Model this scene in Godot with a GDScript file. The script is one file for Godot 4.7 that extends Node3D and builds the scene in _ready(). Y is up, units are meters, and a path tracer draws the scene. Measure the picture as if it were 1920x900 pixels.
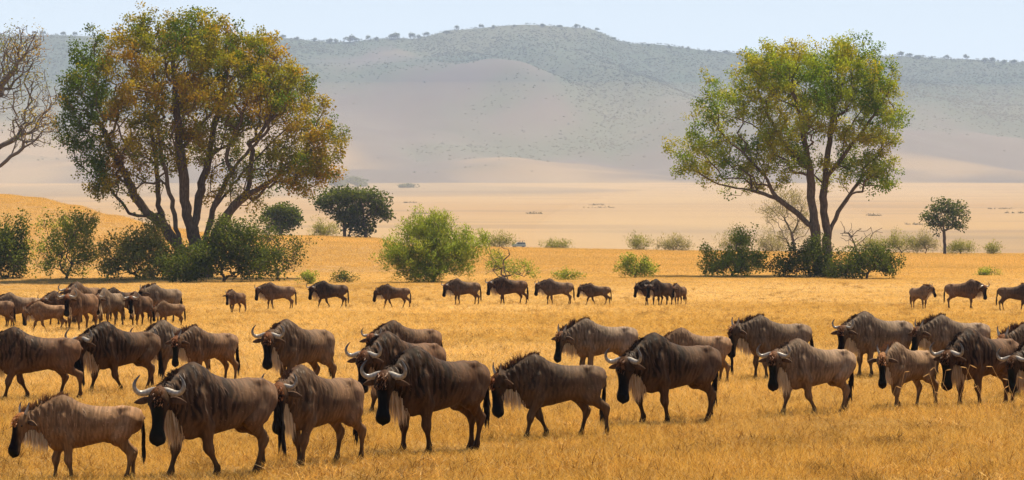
extends Node3D
# A herd of wildebeest crossing a dry golden meadow in a crater, fig trees and a hazy rim behind.

const FOCAL := 5444.0     # pixels of a 1920 wide picture per unit of slope
const EYE := 2.4          # height of the camera over the meadow
const LEVEL := 483.0      # row of eye level

var rng := RandomNumberGenerator.new()
var names := {}
var M := {}
var noise_a := FastNoiseLite.new()
var noise_b := FastNoiseLite.new()
var noise_c := FastNoiseLite.new()

# ---------------------------------------------------------------- helpers
func numbered(called: String) -> String:
	if not names.has(called):
		names[called] = 0
		return called
	names[called] += 1
	return "%s_%03d" % [called, names[called]]

func tag(o: Node, label := "", category := "", group := "", kind := "") -> Node:
	if label: o.set_meta("label", label)
	if category: o.set_meta("category", category)
	if group: o.set_meta("group", group)
	if kind: o.set_meta("kind", kind)
	return o

func base(called: String, where: Vector3, turn := 0.0) -> Node3D:
	var o := Node3D.new()
	o.name = numbered(called)
	add_child(o)
	o.position = where
	o.rotation.y = turn
	return o

func part(called: String, mesh: Mesh, mat: Material, parent: Node = self) -> MeshInstance3D:
	var o := MeshInstance3D.new()
	o.name = numbered(called) if parent == self else called
	o.mesh = mesh
	o.material_override = mat
	o.cast_shadow = GeometryInstance3D.SHADOW_CASTING_SETTING_ON
	parent.add_child(o, true)
	return o

func lin(r: float, g: float, b: float) -> Color:
	return Color(r, g, b).linear_to_srgb()

func mat(called: String, c: Color, rough := 0.9, vertex := false) -> StandardMaterial3D:
	var m := StandardMaterial3D.new()
	m.resource_name = called
	m.albedo_color = c
	m.roughness = rough
	m.metallic_specular = 0.3
	m.vertex_color_use_as_albedo = vertex
	m.cull_mode = BaseMaterial3D.CULL_DISABLED
	M[called] = m
	return m

# turns triangles round so that they face the way their normals point
func wind(v: PackedVector3Array, n: PackedVector3Array, c: PackedColorArray) -> void:
	for k in range(0, v.size(), 3):
		if (v[k + 2] - v[k]).cross(v[k + 1] - v[k]).dot(n[k] + n[k + 1] + n[k + 2]) < 0.0:
			var a := v[k + 1]
			v[k + 1] = v[k + 2]
			v[k + 2] = a
			a = n[k + 1]
			n[k + 1] = n[k + 2]
			n[k + 2] = a
			if c.size():
				var e := c[k + 1]
				c[k + 1] = c[k + 2]
				c[k + 2] = e

func wind_indexed(v: PackedVector3Array, n: PackedVector3Array, idx: PackedInt32Array) -> void:
	for k in range(0, idx.size(), 3):
		var i := idx[k]
		var j := idx[k + 1]
		var m := idx[k + 2]
		if (v[m] - v[i]).cross(v[j] - v[i]).dot(n[i] + n[j] + n[m]) < 0.0:
			idx[k + 1] = m
			idx[k + 2] = j

func arrays_mesh(v: PackedVector3Array, n: PackedVector3Array, c: PackedColorArray, idx = null, uv = null, turned := false) -> ArrayMesh:
	if not turned:
		if idx == null: wind(v, n, c)
		else: wind_indexed(v, n, idx)
	var a := []
	a.resize(Mesh.ARRAY_MAX)
	a[Mesh.ARRAY_VERTEX] = v
	a[Mesh.ARRAY_NORMAL] = n
	if c.size(): a[Mesh.ARRAY_COLOR] = c
	if uv != null: a[Mesh.ARRAY_TEX_UV] = uv
	if idx != null: a[Mesh.ARRAY_INDEX] = idx
	var m := ArrayMesh.new()
	m.add_surface_from_arrays(Mesh.PRIMITIVE_TRIANGLES, a)
	return m

func table(xs: Array, ys: Array, x: float) -> float:
	if x <= xs[0]: return ys[0]
	for i in range(1, xs.size()):
		if x <= xs[i]:
			var t: float = (x - xs[i - 1]) / (xs[i] - xs[i - 1])
			t = t * t * (3.0 - 2.0 * t)
			return lerpf(ys[i - 1], ys[i], t)
	return ys[-1]

func noise_texture(freq: float, size: int, lo: Color, hi: Color, octaves := 4, seed_ := 1, normal := false) -> NoiseTexture2D:
	var n := FastNoiseLite.new()
	n.noise_type = FastNoiseLite.TYPE_SIMPLEX_SMOOTH
	n.frequency = freq
	n.fractal_octaves = octaves
	n.seed = seed_
	var t := NoiseTexture2D.new()
	t.width = size
	t.height = size
	t.seamless = true
	t.noise = n
	if normal:
		t.as_normal_map = true
		t.bump_strength = 6.0
	else:
		var g := Gradient.new()
		g.set_color(0, lo)
		g.set_color(1, hi)
		t.color_ramp = g
	return t

# ---------------------------------------------------------------- lie of the land
const CREST_U := [-700.0, -300.0, 0.0, 60.0, 130.0, 200.0, 300.0, 400.0, 560.0, 690.0, 760.0, 960.0, 1300.0, 1900.0, 2600.0]
const CREST_Y := [330.0, 340.0, 362.0, 368.0, 382.0, 401.0, 424.0, 437.0, 440.0, 444.0, 459.0, 462.0, 467.0, 472.0, 474.0]
const RIDGE_U := [-900.0, -200.0, 60.0, 250.0, 480.0, 640.0, 760.0, 860.0, 1000.0, 1090.0, 1200.0, 1390.0, 1700.0, 1800.0, 1920.0, 2200.0, 2900.0]
const RIDGE_Y := [90.0, 70.0, 63.0, 67.0, 71.0, 78.0, 69.0, 57.0, 47.0, 51.0, 80.0, 95.0, 100.0, 108.0, 112.0, 104.0, 130.0]
const FAR_D := 3500.0
const RIDGE_D := 6000.0

func rise(row: float, d: float) -> float:      # height at distance d of what shows on a row
	return EYE + (LEVEL - row) / FOCAL * d

func ground_height(x: float, z: float) -> float:
	var d := -z
	if d <= 150.0:
		return 0.035 * noise_b.get_noise_2d(x * 3.0, z * 3.0)
	var u := 960.0 + x / d * FOCAL
	var hc := rise(table(CREST_U, CREST_Y, u) + 5.0, 420.0)
	var ds := [0.0, 150.0, 250.0, 420.0, 700.0, 1000.0, 3500.0, 4200.0]
	var hs := [0.0, 0.0, 0.84, hc, 2.4, rise(464.0, 1000.0), rise(344.0, 3500.0), rise(300.0, 4200.0)]
	var h: float = hs[7]
	for i in range(1, 7):
		if d <= ds[i + 1] or i == 6:
			if d > ds[i]:
				var w: float = ds[i + 1] - ds[i]
				var t: float = clampf((d - ds[i]) / w, 0.0, 1.0)
				var m0: float = (hs[i + 1] - hs[i - 1]) / (ds[i + 1] - ds[i - 1])
				var m1: float = (hs[mini(i + 2, 7)] - hs[i]) / (ds[mini(i + 2, 7)] - ds[i])
				if i == 2: m1 = 0.004
				if i == 3: m0 = 0.004
				if i == 3: m1 = 0.0
				if i == 4: m0 = 0.0
				if i == 1: m0 = 0.0
				var t2 := t * t
				var t3 := t2 * t
				h = (2.0 * t3 - 3.0 * t2 + 1.0) * hs[i] + (t3 - 2.0 * t2 + t) * w * m0 + (3.0 * t2 - 2.0 * t3) * hs[i + 1] + (t3 - t2) * w * m1
			break
	return h + 0.035 * noise_b.get_noise_2d(x * 3.0, z * 3.0) + noise_a.get_noise_2d(x * 0.6, z * 0.6) * clampf((d - 150.0) / 400.0, 0.0, 1.0) * 0.35

func on_ground(u: float, row: float) -> Vector3:   # the point of the meadow at a place given by bearing and dip
	var d := 22.0
	var step := 1.0
	while d < 1500.0:
		var x := (u - 960.0) / FOCAL * d
		if LEVEL + (EYE - ground_height(x, -d)) / d * FOCAL <= row:
			if step < 0.05: break
			d -= step
			step *= 0.2
		d += step
	return at_depth(u, d)

func at_depth(u: float, d: float) -> Vector3:
	var x := (u - 960.0) / FOCAL * d
	return Vector3(x, ground_height(x, -d), -d)

func hill_height(u: float, d: float, x: float) -> float:
	var t := (d - FAR_D) / (RIDGE_D - FAR_D)
	var top := table(RIDGE_U, RIDGE_Y, u)
	var row: float
	if t <= 1.0:
		var tt := maxf(t, 0.0)
		row = lerpf(347.0, top, tt * (0.82 + 0.18 * tt)) - t * 2.0 if t >= 0.0 else 347.0 - t * 60.0
	else:
		row = top + (t - 1.0) * 900.0
	# a lower spur that stands forward of the rim
	var du := (u - 1010.0) / 250.0
	var spur := exp(-du * du) * exp(-pow((t - 0.55) / 0.2, 2.0)) * 46.0
	du = (u - 260.0) / 230.0
	spur += exp(-du * du) * exp(-pow((t - 0.45) / 0.18, 2.0)) * 26.0
	du = (u - 1700.0) / 260.0
	spur += exp(-du * du) * exp(-pow((t - 0.5) / 0.2, 2.0)) * 34.0
	var keep := clampf(1.0 - absf(t - 1.0) * 3.0, 0.0, 1.0)
	var h := rise(row - spur, d)
	var rough := noise_a.get_noise_2d(x * 0.035, d * 0.02) * 36.0 - absf(noise_b.get_noise_2d(x * 0.06 + 300.0 + d * 0.012, d * 0.012)) * -80.0 - 28.0 + noise_a.get_noise_2d(x * 0.16 + 500.0, d * 0.1) * 14.0
	h += rough * clampf(t * 2.5, 0.0, 1.0) * (1.0 - keep * 0.85)
	h += maxf(noise_b.get_noise_2d(x * 0.05, 40.0 + d * 0.01) * 16.0 + noise_a.get_noise_2d(x * 0.2, d * 0.06) * 5.0 + 3.0, 0.0) * smoothstep(-0.03, 0.08, t) * (1.0 - smoothstep(0.12, 0.4, t))
	return h

func build_terrain() -> void:
	# the ground: meadow, far field and crater floor as one sheet
	var rows := 300
	var cols := 200
	var v := PackedVector3Array()
	var c := PackedColorArray()
	var idx := PackedInt32Array()
	for i in rows + 1:
		var t := float(i) / rows
		var d := -30.0 + 40.0 * t + 3520.0 * pow(t, 3.2)
		var half := 45.0 + maxf(d, 0.0) * 0.42
		for j in cols + 1:
			var x := (float(j) / cols * 2.0 - 1.0) * half
			v.append(Vector3(x, ground_height(x, -d), -d))
			var n1 := noise_a.get_noise_2d(x * 0.12, d * 0.45) * 0.5 + 0.5
			var n2 := noise_b.get_noise_2d(x * 0.03 + 77.0, d * 0.03) * 0.5 + 0.5
			var near := Color(0.27, 0.15, 0.045).lerp(Color(0.38, 0.22, 0.07), n1)
			var plain := PLAIN_A.lerp(PLAIN_B, clampf(n2 * 1.4 - 0.2, 0.0, 1.0))
			plain = plain.lerp(Color(0.24, 0.155, 0.075), smoothstep(0.52, 0.75, n1) * 0.7)
			var g := noise_a.get_noise_2d(x * 0.04 + 900.0, d * 0.02)
			plain = plain.lerp(Color(0.15, 0.115, 0.075), smoothstep(0.1, 0.35, n2 - 0.5 - g) * 0.5)      # patches of the low brown scrub that also covers the slopes
			c.append(near.lerp(plain, smoothstep(380.0, 700.0, d)))
	for i in rows:
		for j in cols:
			var a := i * (cols + 1) + j
			idx.append_array([a, a + cols + 1, a + 1, a + 1, a + cols + 1, a + cols + 2])
	part("ground", smooth_mesh(v, c, idx), M.soil).set_meta("kind", "structure")
	# the crater rim
	rows = 150
	cols = 340
	v = PackedVector3Array()
	c = PackedColorArray()
	idx = PackedInt32Array()
	for i in rows + 1:
		var t := float(i) / rows
		var d := 3300.0 + 3500.0 * t
		for j in cols + 1:
			var u := -800.0 + 3500.0 * j / cols
			var x := (u - 960.0) / FOCAL * d
			v.append(Vector3(x, hill_height(u, d, x), -d))
			c.append(hill_colour(x, d))
	for i in rows:
		for j in cols:
			var a := i * (cols + 1) + j
			idx.append_array([a, a + cols + 1, a + 1, a + 1, a + cols + 1, a + cols + 2])
	part("hills", smooth_mesh(v, c, idx), M.hill).set_meta("kind", "structure")

func hill_bush(x: float, d: float) -> float:      # how thickly wooded the slope is: thick on top, in streaks along the gullies below
	var t := (d - FAR_D) / (RIDGE_D - FAR_D)
	var n := noise_a.get_noise_2d(x * 0.055, d * 0.03) * 0.5 + noise_b.get_noise_2d(x * 0.16, d * 0.09) * 0.35
	var gully := maxf(1.0 - absf(noise_b.get_noise_2d(x * 0.06 + 300.0 + d * 0.012, d * 0.012)) * 3.0, 0.0)
	return clampf(smoothstep(0.35, 0.95, t) * 0.95 - 0.06 + n * 1.35 + gully * 0.45 * smoothstep(0.15, 0.35, t), 0.0, 1.0) * smoothstep(0.02, 0.2, t)

func hill_colour(x: float, d: float) -> Color:
	var b := hill_bush(x, d)
	var n := noise_b.get_noise_2d(x * 0.11, d * 0.06) * 0.5 + 0.5
	var g := noise_a.get_noise_2d(x * 0.04 + 900.0, d * 0.02)
	var dry := PLAIN_A.lerp(PLAIN_B, n) * 0.85
	var heath := Color(0.046, 0.039, 0.036).lerp(Color(0.1, 0.08, 0.064), n)      # low brown scrub of the middle slopes
	var col := heath.lerp(dry, smoothstep(0.05, 0.3, g + (n - 0.5) * 0.5) * 0.5)
	return col.lerp(Color(0.025, 0.048, 0.024).lerp(Color(0.06, 0.066, 0.036), n), smoothstep(0.05, 0.7, b) * 0.9)

const PLAIN_A := Color(0.3, 0.186, 0.078)
const PLAIN_B := Color(0.38, 0.255, 0.112)

func smooth_mesh(v: PackedVector3Array, c: PackedColorArray, idx: PackedInt32Array) -> ArrayMesh:
	var n := PackedVector3Array()
	n.resize(v.size())
	for k in range(0, idx.size(), 3):
		var a := idx[k]
		var b := idx[k + 1]
		var e := idx[k + 2]
		var f := (v[e] - v[a]).cross(v[b] - v[a])
		n[a] += f
		n[b] += f
		n[e] += f
	for k in n.size():
		n[k] = n[k].normalized()
	return arrays_mesh(v, n, c, idx)

# ---------------------------------------------------------------- wildebeest
# A rest pose (head towards +x) is meshed once from a field of lofts and tapered capsules, then bent at its joints for each animal.
const HEAD_AT := Vector2(1.0, 1.14)
const HEAD_DIR := Vector2(0.438, -0.899)
const NECK_AT := Vector2(0.45, 0.99)
const NECK_DIR := Vector2(0.9805, 0.1966)
# bones: 0 trunk, 1 neck, 2 head, then per leg: upper, lower, foot (fore) and thigh, gaskin, cannon, foot (hind)
# fore left 3 4 5, fore right 6 7 8, hind left 9 10 11 12, hind right 13 14 15 16
const PIVOT := [Vector3(0, 0, 0), Vector3(0.5, 1.0, 0), Vector3(1.0, 1.1, 0), Vector3(0.42, 0.86, 0), Vector3(0.41, 0.39, 0), Vector3(0.40, 0.12, 0), Vector3(0.42, 0.86, 0), Vector3(0.41, 0.39, 0), Vector3(0.40, 0.12, 0),
	Vector3(-0.5, 0.92, 0), Vector3(-0.36, 0.68, 0), Vector3(-0.62, 0.43, 0), Vector3(-0.59, 0.12, 0), Vector3(-0.5, 0.92, 0), Vector3(-0.36, 0.68, 0), Vector3(-0.62, 0.43, 0), Vector3(-0.59, 0.12, 0)]
const LOFTS := [
	[0, Vector2(0, 0), Vector2(1, 0), [
		[-0.80, 0.96, 0.04, 0.04], [-0.765, 0.945, 0.13, 0.11], [-0.68, 0.925, 0.205, 0.175], [-0.52, 0.912, 0.24, 0.215], [-0.30, 0.888, 0.262, 0.24], [-0.05, 0.873, 0.295, 0.275],
		[0.15, 0.884, 0.338, 0.275], [0.30, 0.918, 0.392, 0.24], [0.42, 0.938, 0.418, 0.205], [0.52, 0.925, 0.392, 0.19], [0.64, 0.895, 0.3, 0.165], [0.74, 0.875, 0.18, 0.11], [0.8, 0.87, 0.04, 0.04]]],
	[1, NECK_AT, NECK_DIR, [
		[-0.12, 0.0, 0.2, 0.1], [0.0, 0.0, 0.3, 0.17], [0.15, -0.005, 0.275, 0.15], [0.3, -0.01, 0.235, 0.125], [0.43, -0.01, 0.19, 0.105], [0.53, 0.0, 0.15, 0.095], [0.6, 0.0, 0.09, 0.07], [0.64, 0.0, 0.03, 0.03]]],
	[2, HEAD_AT, HEAD_DIR, [
		[-0.084, -0.01, 0.03, 0.03], [-0.051, -0.01, 0.09, 0.085], [0.019, -0.005, 0.13, 0.112], [0.093, 0.0, 0.138, 0.12], [0.186, 0.005, 0.12, 0.092], [0.288, 0.012, 0.098, 0.068], [0.391, 0.014, 0.092, 0.068], [0.470, 0.012, 0.1, 0.09], [0.521, 0.004, 0.09, 0.088], [0.553, 0.0, 0.06, 0.066], [0.572, 0.0, 0.02, 0.02]]],
]
# bone offset of the leg's first bone, from, to, radii (z is for the left side)
const CAPS := [
	[3, Vector3(0.44, 0.98, 0.14), Vector3(0.47, 0.78, 0.155), 0.1, 0.1], [3, Vector3(0.47, 0.78, 0.155), Vector3(0.38, 0.64, 0.15), 0.1, 0.083], [3, Vector3(0.38, 0.64, 0.15), Vector3(0.42, 0.4, 0.135), 0.075, 0.05],
	[4, Vector3(0.415, 0.4, 0.135), Vector3(0.41, 0.36, 0.133), 0.05, 0.044], [4, Vector3(0.41, 0.37, 0.133), Vector3(0.4, 0.13, 0.13), 0.033, 0.026], [5, Vector3(0.4, 0.13, 0.13), Vector3(0.435, 0.06, 0.13), 0.03, 0.031], [5, Vector3(0.435, 0.06, 0.13), Vector3(0.46, 0.03, 0.13), 0.034, 0.032],
	[9, Vector3(-0.54, 0.93, 0.09), Vector3(-0.46, 0.76, 0.135), 0.175, 0.15], [9, Vector3(-0.46, 0.76, 0.135), Vector3(-0.38, 0.66, 0.15), 0.13, 0.1], [10, Vector3(-0.4, 0.67, 0.145), Vector3(-0.6, 0.47, 0.13), 0.095, 0.055],
	[11, Vector3(-0.63, 0.46, 0.13), Vector3(-0.615, 0.4, 0.13), 0.052, 0.044], [11, Vector3(-0.615, 0.4, 0.13), Vector3(-0.59, 0.13, 0.125), 0.035, 0.027], [12, Vector3(-0.59, 0.13, 0.125), Vector3(-0.555, 0.06, 0.125), 0.03, 0.031], [12, Vector3(-0.555, 0.06, 0.125), Vector3(-0.53, 0.03, 0.125), 0.034, 0.032],
	[0, Vector3(-0.5, 1.1, 0.1), Vector3(-0.42, 1.1, 0.13), 0.06, 0.05],
	[2, Vector3(1.06, 1.09, 0.08), Vector3(1.09, 1.06, 0.085), 0.03, 0.028],
	[0, Vector3(0.62, 0.74, 0.0), Vector3(0.5, 0.62, 0.0), 0.12, 0.1],
	[0, Vector3(-0.38, 0.66, 0.0), Vector3(-0.26, 0.64, 0.0), 0.06, 0.05],
]

func loft_lookup(stations: Array) -> Array:
	var s0: float = stations[0][0]
	var s1: float = stations[-1][0]
	var t := PackedFloat32Array()
	for i in 97:
		var s := s0 + (s1 - s0) * i / 96.0
		var k := 1
		while k < stations.size() - 1 and s > stations[k][0]: k += 1
		# Catmull-Rom between stations
		var p1: Array = stations[k - 1]
		var p2: Array = stations[k]
		var p0: Array = stations[maxi(k - 2, 0)]
		var p3: Array = stations[mini(k + 1, stations.size() - 1)]
		var w: float = p2[0] - p1[0]
		var f: float = clampf((s - p1[0]) / w, 0.0, 1.0)
		for q in [1, 2, 3]:
			var m0: float = (p2[q] - p0[q]) / (p2[0] - p0[0]) * w
			var m1: float = (p3[q] - p1[q]) / (p3[0] - p1[0]) * w
			var f2 := f * f
			var f3 := f2 * f
			var val: float = (2 * f3 - 3 * f2 + 1) * p1[q] + (f3 - 2 * f2 + f) * m0 + (3 * f2 - 2 * f3) * p2[q] + (f3 - f2) * m1
			if q > 1: val = maxf(val, 0.012)
			t.append(val)
	return [s0, s1, t]

var lofts := []

func loft_distance(l: Array, x: float, y: float, z: float) -> float:
	var o: Vector2 = l[1]
	var a: Vector2 = l[2]
	var s := (x - o.x) * a.x + (y - o.y) * a.y
	var n := -(x - o.x) * a.y + (y - o.y) * a.x
	var s0: float = l[3]
	var s1: float = l[4]
	var over := 0.0
	if s < s0: over = s0 - s
	elif s > s1: over = s - s1
	var k := clampi(int((s - s0) / (s1 - s0) * 96.0 + 0.5), 0, 96) * 3
	var t: PackedFloat32Array = l[5]
	var h := t[k + 1]
	var w := t[k + 2]
	var e := (n - t[k]) / h
	var g := z / w
	return (sqrt(e * e + g * g) - 1.0) * minf(h, w) + over

func capsule_distance(p: Vector3, a: Vector3, b: Vector3, ra: float, rb: float) -> float:
	var ab := b - a
	var f := clampf((p - a).dot(ab) / ab.length_squared(), 0.0, 1.0)
	return p.distance_to(a + ab * f) - lerpf(ra, rb, f)

func beast_template(cell: float) -> Dictionary:
	var soft := 0.017
	if lofts.is_empty():
		for l in LOFTS:
			var q := loft_lookup(l[3])
			lofts.append([l[0], l[1], l[2], q[0], q[1], q[2]])
	var lo := Vector3(-0.98, -0.05, -0.44)
	var nx := int(2.45 / cell)
	var ny := int(1.5 / cell)
	var nz := int(0.88 / cell) / 2 * 2 + 1
	lo.z = -(nz - 1) * 0.5 * cell
	var mid := (nz - 1) / 2
	var field := PackedFloat32Array()
	field.resize(nx * ny * nz)
	# the half with z >= 0, mirrored afterwards
	var boxes := [[-0.9, 0.95, 0.4, 1.4, 0.36], [0.25, 1.2, 0.6, 1.42, 0.26], [0.85, 1.46, 0.42, 1.34, 0.22]]
	for b in 3:
		var l: Array = lofts[b]
		var bx: Array = boxes[b]
		for i in range(maxi(0, int((bx[0] - lo.x) / cell)), mini(nx, int((bx[1] - lo.x) / cell))):
			var x := lo.x + i * cell
			for j in range(maxi(0, int((bx[2] - lo.y) / cell)), mini(ny, int((bx[3] - lo.y) / cell))):
				var y := lo.y + j * cell
				var at := (i * ny + j) * nz
				for k in range(mid, mini(nz, mid + int(bx[4] / cell))):
					var d := loft_distance(l, x, y, (k - mid) * cell)
					if d < 0.14: field[at + k] += exp(-maxf(d, -0.3) / soft)
	for q in CAPS:
		var a: Vector3 = q[1]
		var b: Vector3 = q[2]
		var ra: float = q[3]
		var rb: float = q[4]
		var m := maxf(ra, rb) + 0.11
		var p0 := Vector3(minf(a.x, b.x) - m, minf(a.y, b.y) - m, minf(a.z, b.z) - m)
		var p1 := Vector3(maxf(a.x, b.x) + m, maxf(a.y, b.y) + m, maxf(a.z, b.z) + m)
		for i in range(maxi(0, int((p0.x - lo.x) / cell)), mini(nx, int((p1.x - lo.x) / cell))):
			for j in range(maxi(0, int((p0.y - lo.y) / cell)), mini(ny, int((p1.y - lo.y) / cell))):
				var at := (i * ny + j) * nz
				for k in range(maxi(mid, int((p0.z - lo.z) / cell)), mini(nz, int((p1.z - lo.z) / cell))):
					var d := capsule_distance(Vector3(lo.x + i * cell, lo.y + j * cell, (k - mid) * cell), a, b, ra, rb)
					if d < 0.11: field[at + k] += exp(-maxf(d, -0.2) / soft)
	for r in nx * ny:
		var at := r * nz
		for k in range(mid, nz):
			var s := field[at + k]
			var f := 0.3 if s < 1e-6 else -soft * log(s)
			field[at + k] = f
			field[at + 2 * mid - k] = f
	# surface nets
	var vid := PackedInt32Array()
	vid.resize(field.size())
	vid.fill(-1)
	var v := PackedVector3Array()
	var idx := PackedInt32Array()
	var sy := nz
	var sx := ny * nz
	var corner := [0, 1, sy, sy + 1, sx, sx + 1, sx + sy, sx + sy + 1]
	var cpos := [Vector3(0, 0, 0), Vector3(0, 0, 1), Vector3(0, 1, 0), Vector3(0, 1, 1), Vector3(1, 0, 0), Vector3(1, 0, 1), Vector3(1, 1, 0), Vector3(1, 1, 1)]
	var edges := [[0, 1], [0, 2], [0, 4], [1, 3], [1, 5], [2, 3], [2, 6], [3, 7], [4, 5], [4, 6], [5, 7], [6, 7]]
	var crossed := PackedInt32Array()
	for i in nx - 1:
		for j in ny - 1:
			var at := i * sx + j * sy
			for k in nz - 1:
				var o := at + k
				var f0 := field[o]
				if f0 > 0.25: continue
				var neg := 0
				if f0 < 0.0: neg += 1
				if field[o + 1] < 0.0: neg += 1
				if field[o + sy] < 0.0: neg += 1
				if field[o + sy + 1] < 0.0: neg += 1
				if field[o + sx] < 0.0: neg += 1
				if field[o + sx + 1] < 0.0: neg += 1
				if field[o + sx + sy] < 0.0: neg += 1
				if field[o + sx + sy + 1] < 0.0: neg += 1
				if neg == 0 or neg == 8: continue
				var sum := Vector3.ZERO
				var cnt := 0
				for e in edges:
					var fa := field[o + corner[e[0]]]
					var fb := field[o + corner[e[1]]]
					if (fa < 0.0) != (fb < 0.0):
						sum += (cpos[e[0]] as Vector3).lerp(cpos[e[1]], fa / (fa - fb))
						cnt += 1
				vid[o] = v.size()
				crossed.append(o)
				v.append(lo + (Vector3(i, j, k) + sum / cnt) * cell)
	for o in crossed:
		var f0 := field[o] < 0.0
		for ax in 3:
			var s: int = [sx, sy, 1][ax]
			var s1: int = [sy, 1, sx][ax]
			var s2: int = [1, sx, sy][ax]
			if f0 == (field[o + s] < 0.0): continue
			var a := vid[o]
			var b := vid[o - s1]
			var c := vid[o - s1 - s2]
			var d := vid[o - s2]
			if a < 0 or b < 0 or c < 0 or d < 0: continue
			if f0: idx.append_array([a, c, b, a, d, c])
			else: idx.append_array([a, b, c, a, c, d])
	# weights, two or three bones a vertex
	var wb := []
	var ww := []
	for p in v:
		var w := {}
		for q in CAPS:
			var bone: int = q[0]
			var pp := p
			if bone >= 3:
				if p.z < 0.0:
					pp.z = -p.z
					bone += 3 if bone < 9 else 4
			else:
				continue
			var d := capsule_distance(pp, q[1], q[2], q[3], q[4])
			if d < 0.15: w[bone] = w.get(bone, 0.0) + exp(-maxf(d, -0.02) / 0.03)
		var legs := 0.0
		for b in w: legs += w[b]
		# trunk, neck and head share what the legs leave
		var s := (p.x - NECK_AT.x) * NECK_DIR.x + (p.y - NECK_AT.y) * NECK_DIR.y
		var nk := smoothstep(0.04, 0.4, s)
		var hs := (p.x - HEAD_AT.x) * HEAD_DIR.x + (p.y - HEAD_AT.y) * HEAD_DIR.y
		var hd := smoothstep(0.44, 0.6, s + 0.12 * smoothstep(-0.05, 0.2, hs))
		var body := exp(-maxf(loft_distance(lofts[0], p.x, p.y, p.z), -0.02) / 0.03) if s < 0.3 else 1.0
		if s > 0.25: body = maxf(body, 1.0)
		if p.y < 0.62 and s < 0.3: body *= smoothstep(0.45, 0.62, p.y)
		w[0] = body * (1.0 - nk)
		w[1] = body * nk * (1.0 - hd)
		w[2] = body * nk * hd
		var total := 0.0
		for b in w: total += w[b]
		var bb := PackedInt32Array()
		var bw := PackedFloat32Array()
		for b in w:
			if w[b] / total > 0.03:
				bb.append(b)
				bw.append(w[b])
		total = 0.0
		for x in bw: total += x
		for x in bw.size(): bw[x] /= total
		wb.append(bb)
		ww.append(bw)
	# small unevenness of hide: ribs and folds
	var n := vertex_normals(v, idx)
	for k in v.size():
		var p := v[k]
		var amp := 0.006 * noise_c.get_noise_3d(p.x * 9.0, p.y * 4.0, p.z * 6.0)
		var rib := smoothstep(-0.42, -0.25, p.x) * (1.0 - smoothstep(0.1, 0.28, p.x)) * smoothstep(0.68, 0.8, p.y) * (1.0 - smoothstep(1.02, 1.12, p.y))
		amp += 0.006 * rib * sin((p.x + (p.y - 0.9) * 0.35) * 88.0)
		var fold := smoothstep(0.2, 0.4, p.x) * (1.0 - smoothstep(0.85, 1.0, p.x)) * smoothstep(0.68, 0.8, p.y) * (1.0 - smoothstep(1.15, 1.3, p.y))
		amp += 0.008 * fold * sin(p.x * 76.0 + 3.0 * noise_c.get_noise_2d(p.x * 4.0, p.y * 2.5))
		v[k] = p + n[k] * amp
	n = vertex_normals(v, idx)
	var uv := PackedVector2Array()
	for p in v: uv.append(Vector2(p.x + p.z * 0.35, p.y + absf(p.z) * 0.3))
	return {"v": v, "n": n, "idx": idx, "wb": wb, "ww": ww, "uv": uv, "c": [coat(v, n, 0), coat(v, n, 1), coat(v, n, 2), coat(v, n, 3)]}

func vertex_normals(v: PackedVector3Array, idx: PackedInt32Array) -> PackedVector3Array:
	var n := PackedVector3Array()
	n.resize(v.size())
	for k in range(0, idx.size(), 3):
		var a := idx[k]
		var b := idx[k + 1]
		var e := idx[k + 2]
		var f := (v[e] - v[a]).cross(v[b] - v[a])
		n[a] += f
		n[b] += f
		n[e] += f
	for k in n.size(): n[k] = n[k].normalized()
	return n

const COATS := [   # flank, dark, limb, brow: real colours of the hide
	[Color(0.15, 0.083, 0.046), Color(0.015, 0.0105, 0.009), Color(0.185, 0.095, 0.042), Color(0.13, 0.05, 0.018)],      # dark old bull
	[Color(0.215, 0.122, 0.067), Color(0.026, 0.018, 0.014), Color(0.245, 0.128, 0.056), Color(0.23, 0.08, 0.025)],    # grey brown
	[Color(0.31, 0.182, 0.098), Color(0.055, 0.034, 0.022), Color(0.32, 0.176, 0.077), Color(0.4, 0.165, 0.053)],     # tawny young
	[Color(0.265, 0.175, 0.11), Color(0.031, 0.023, 0.018), Color(0.27, 0.153, 0.075), Color(0.18, 0.072, 0.028)],     # slate
]

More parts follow.
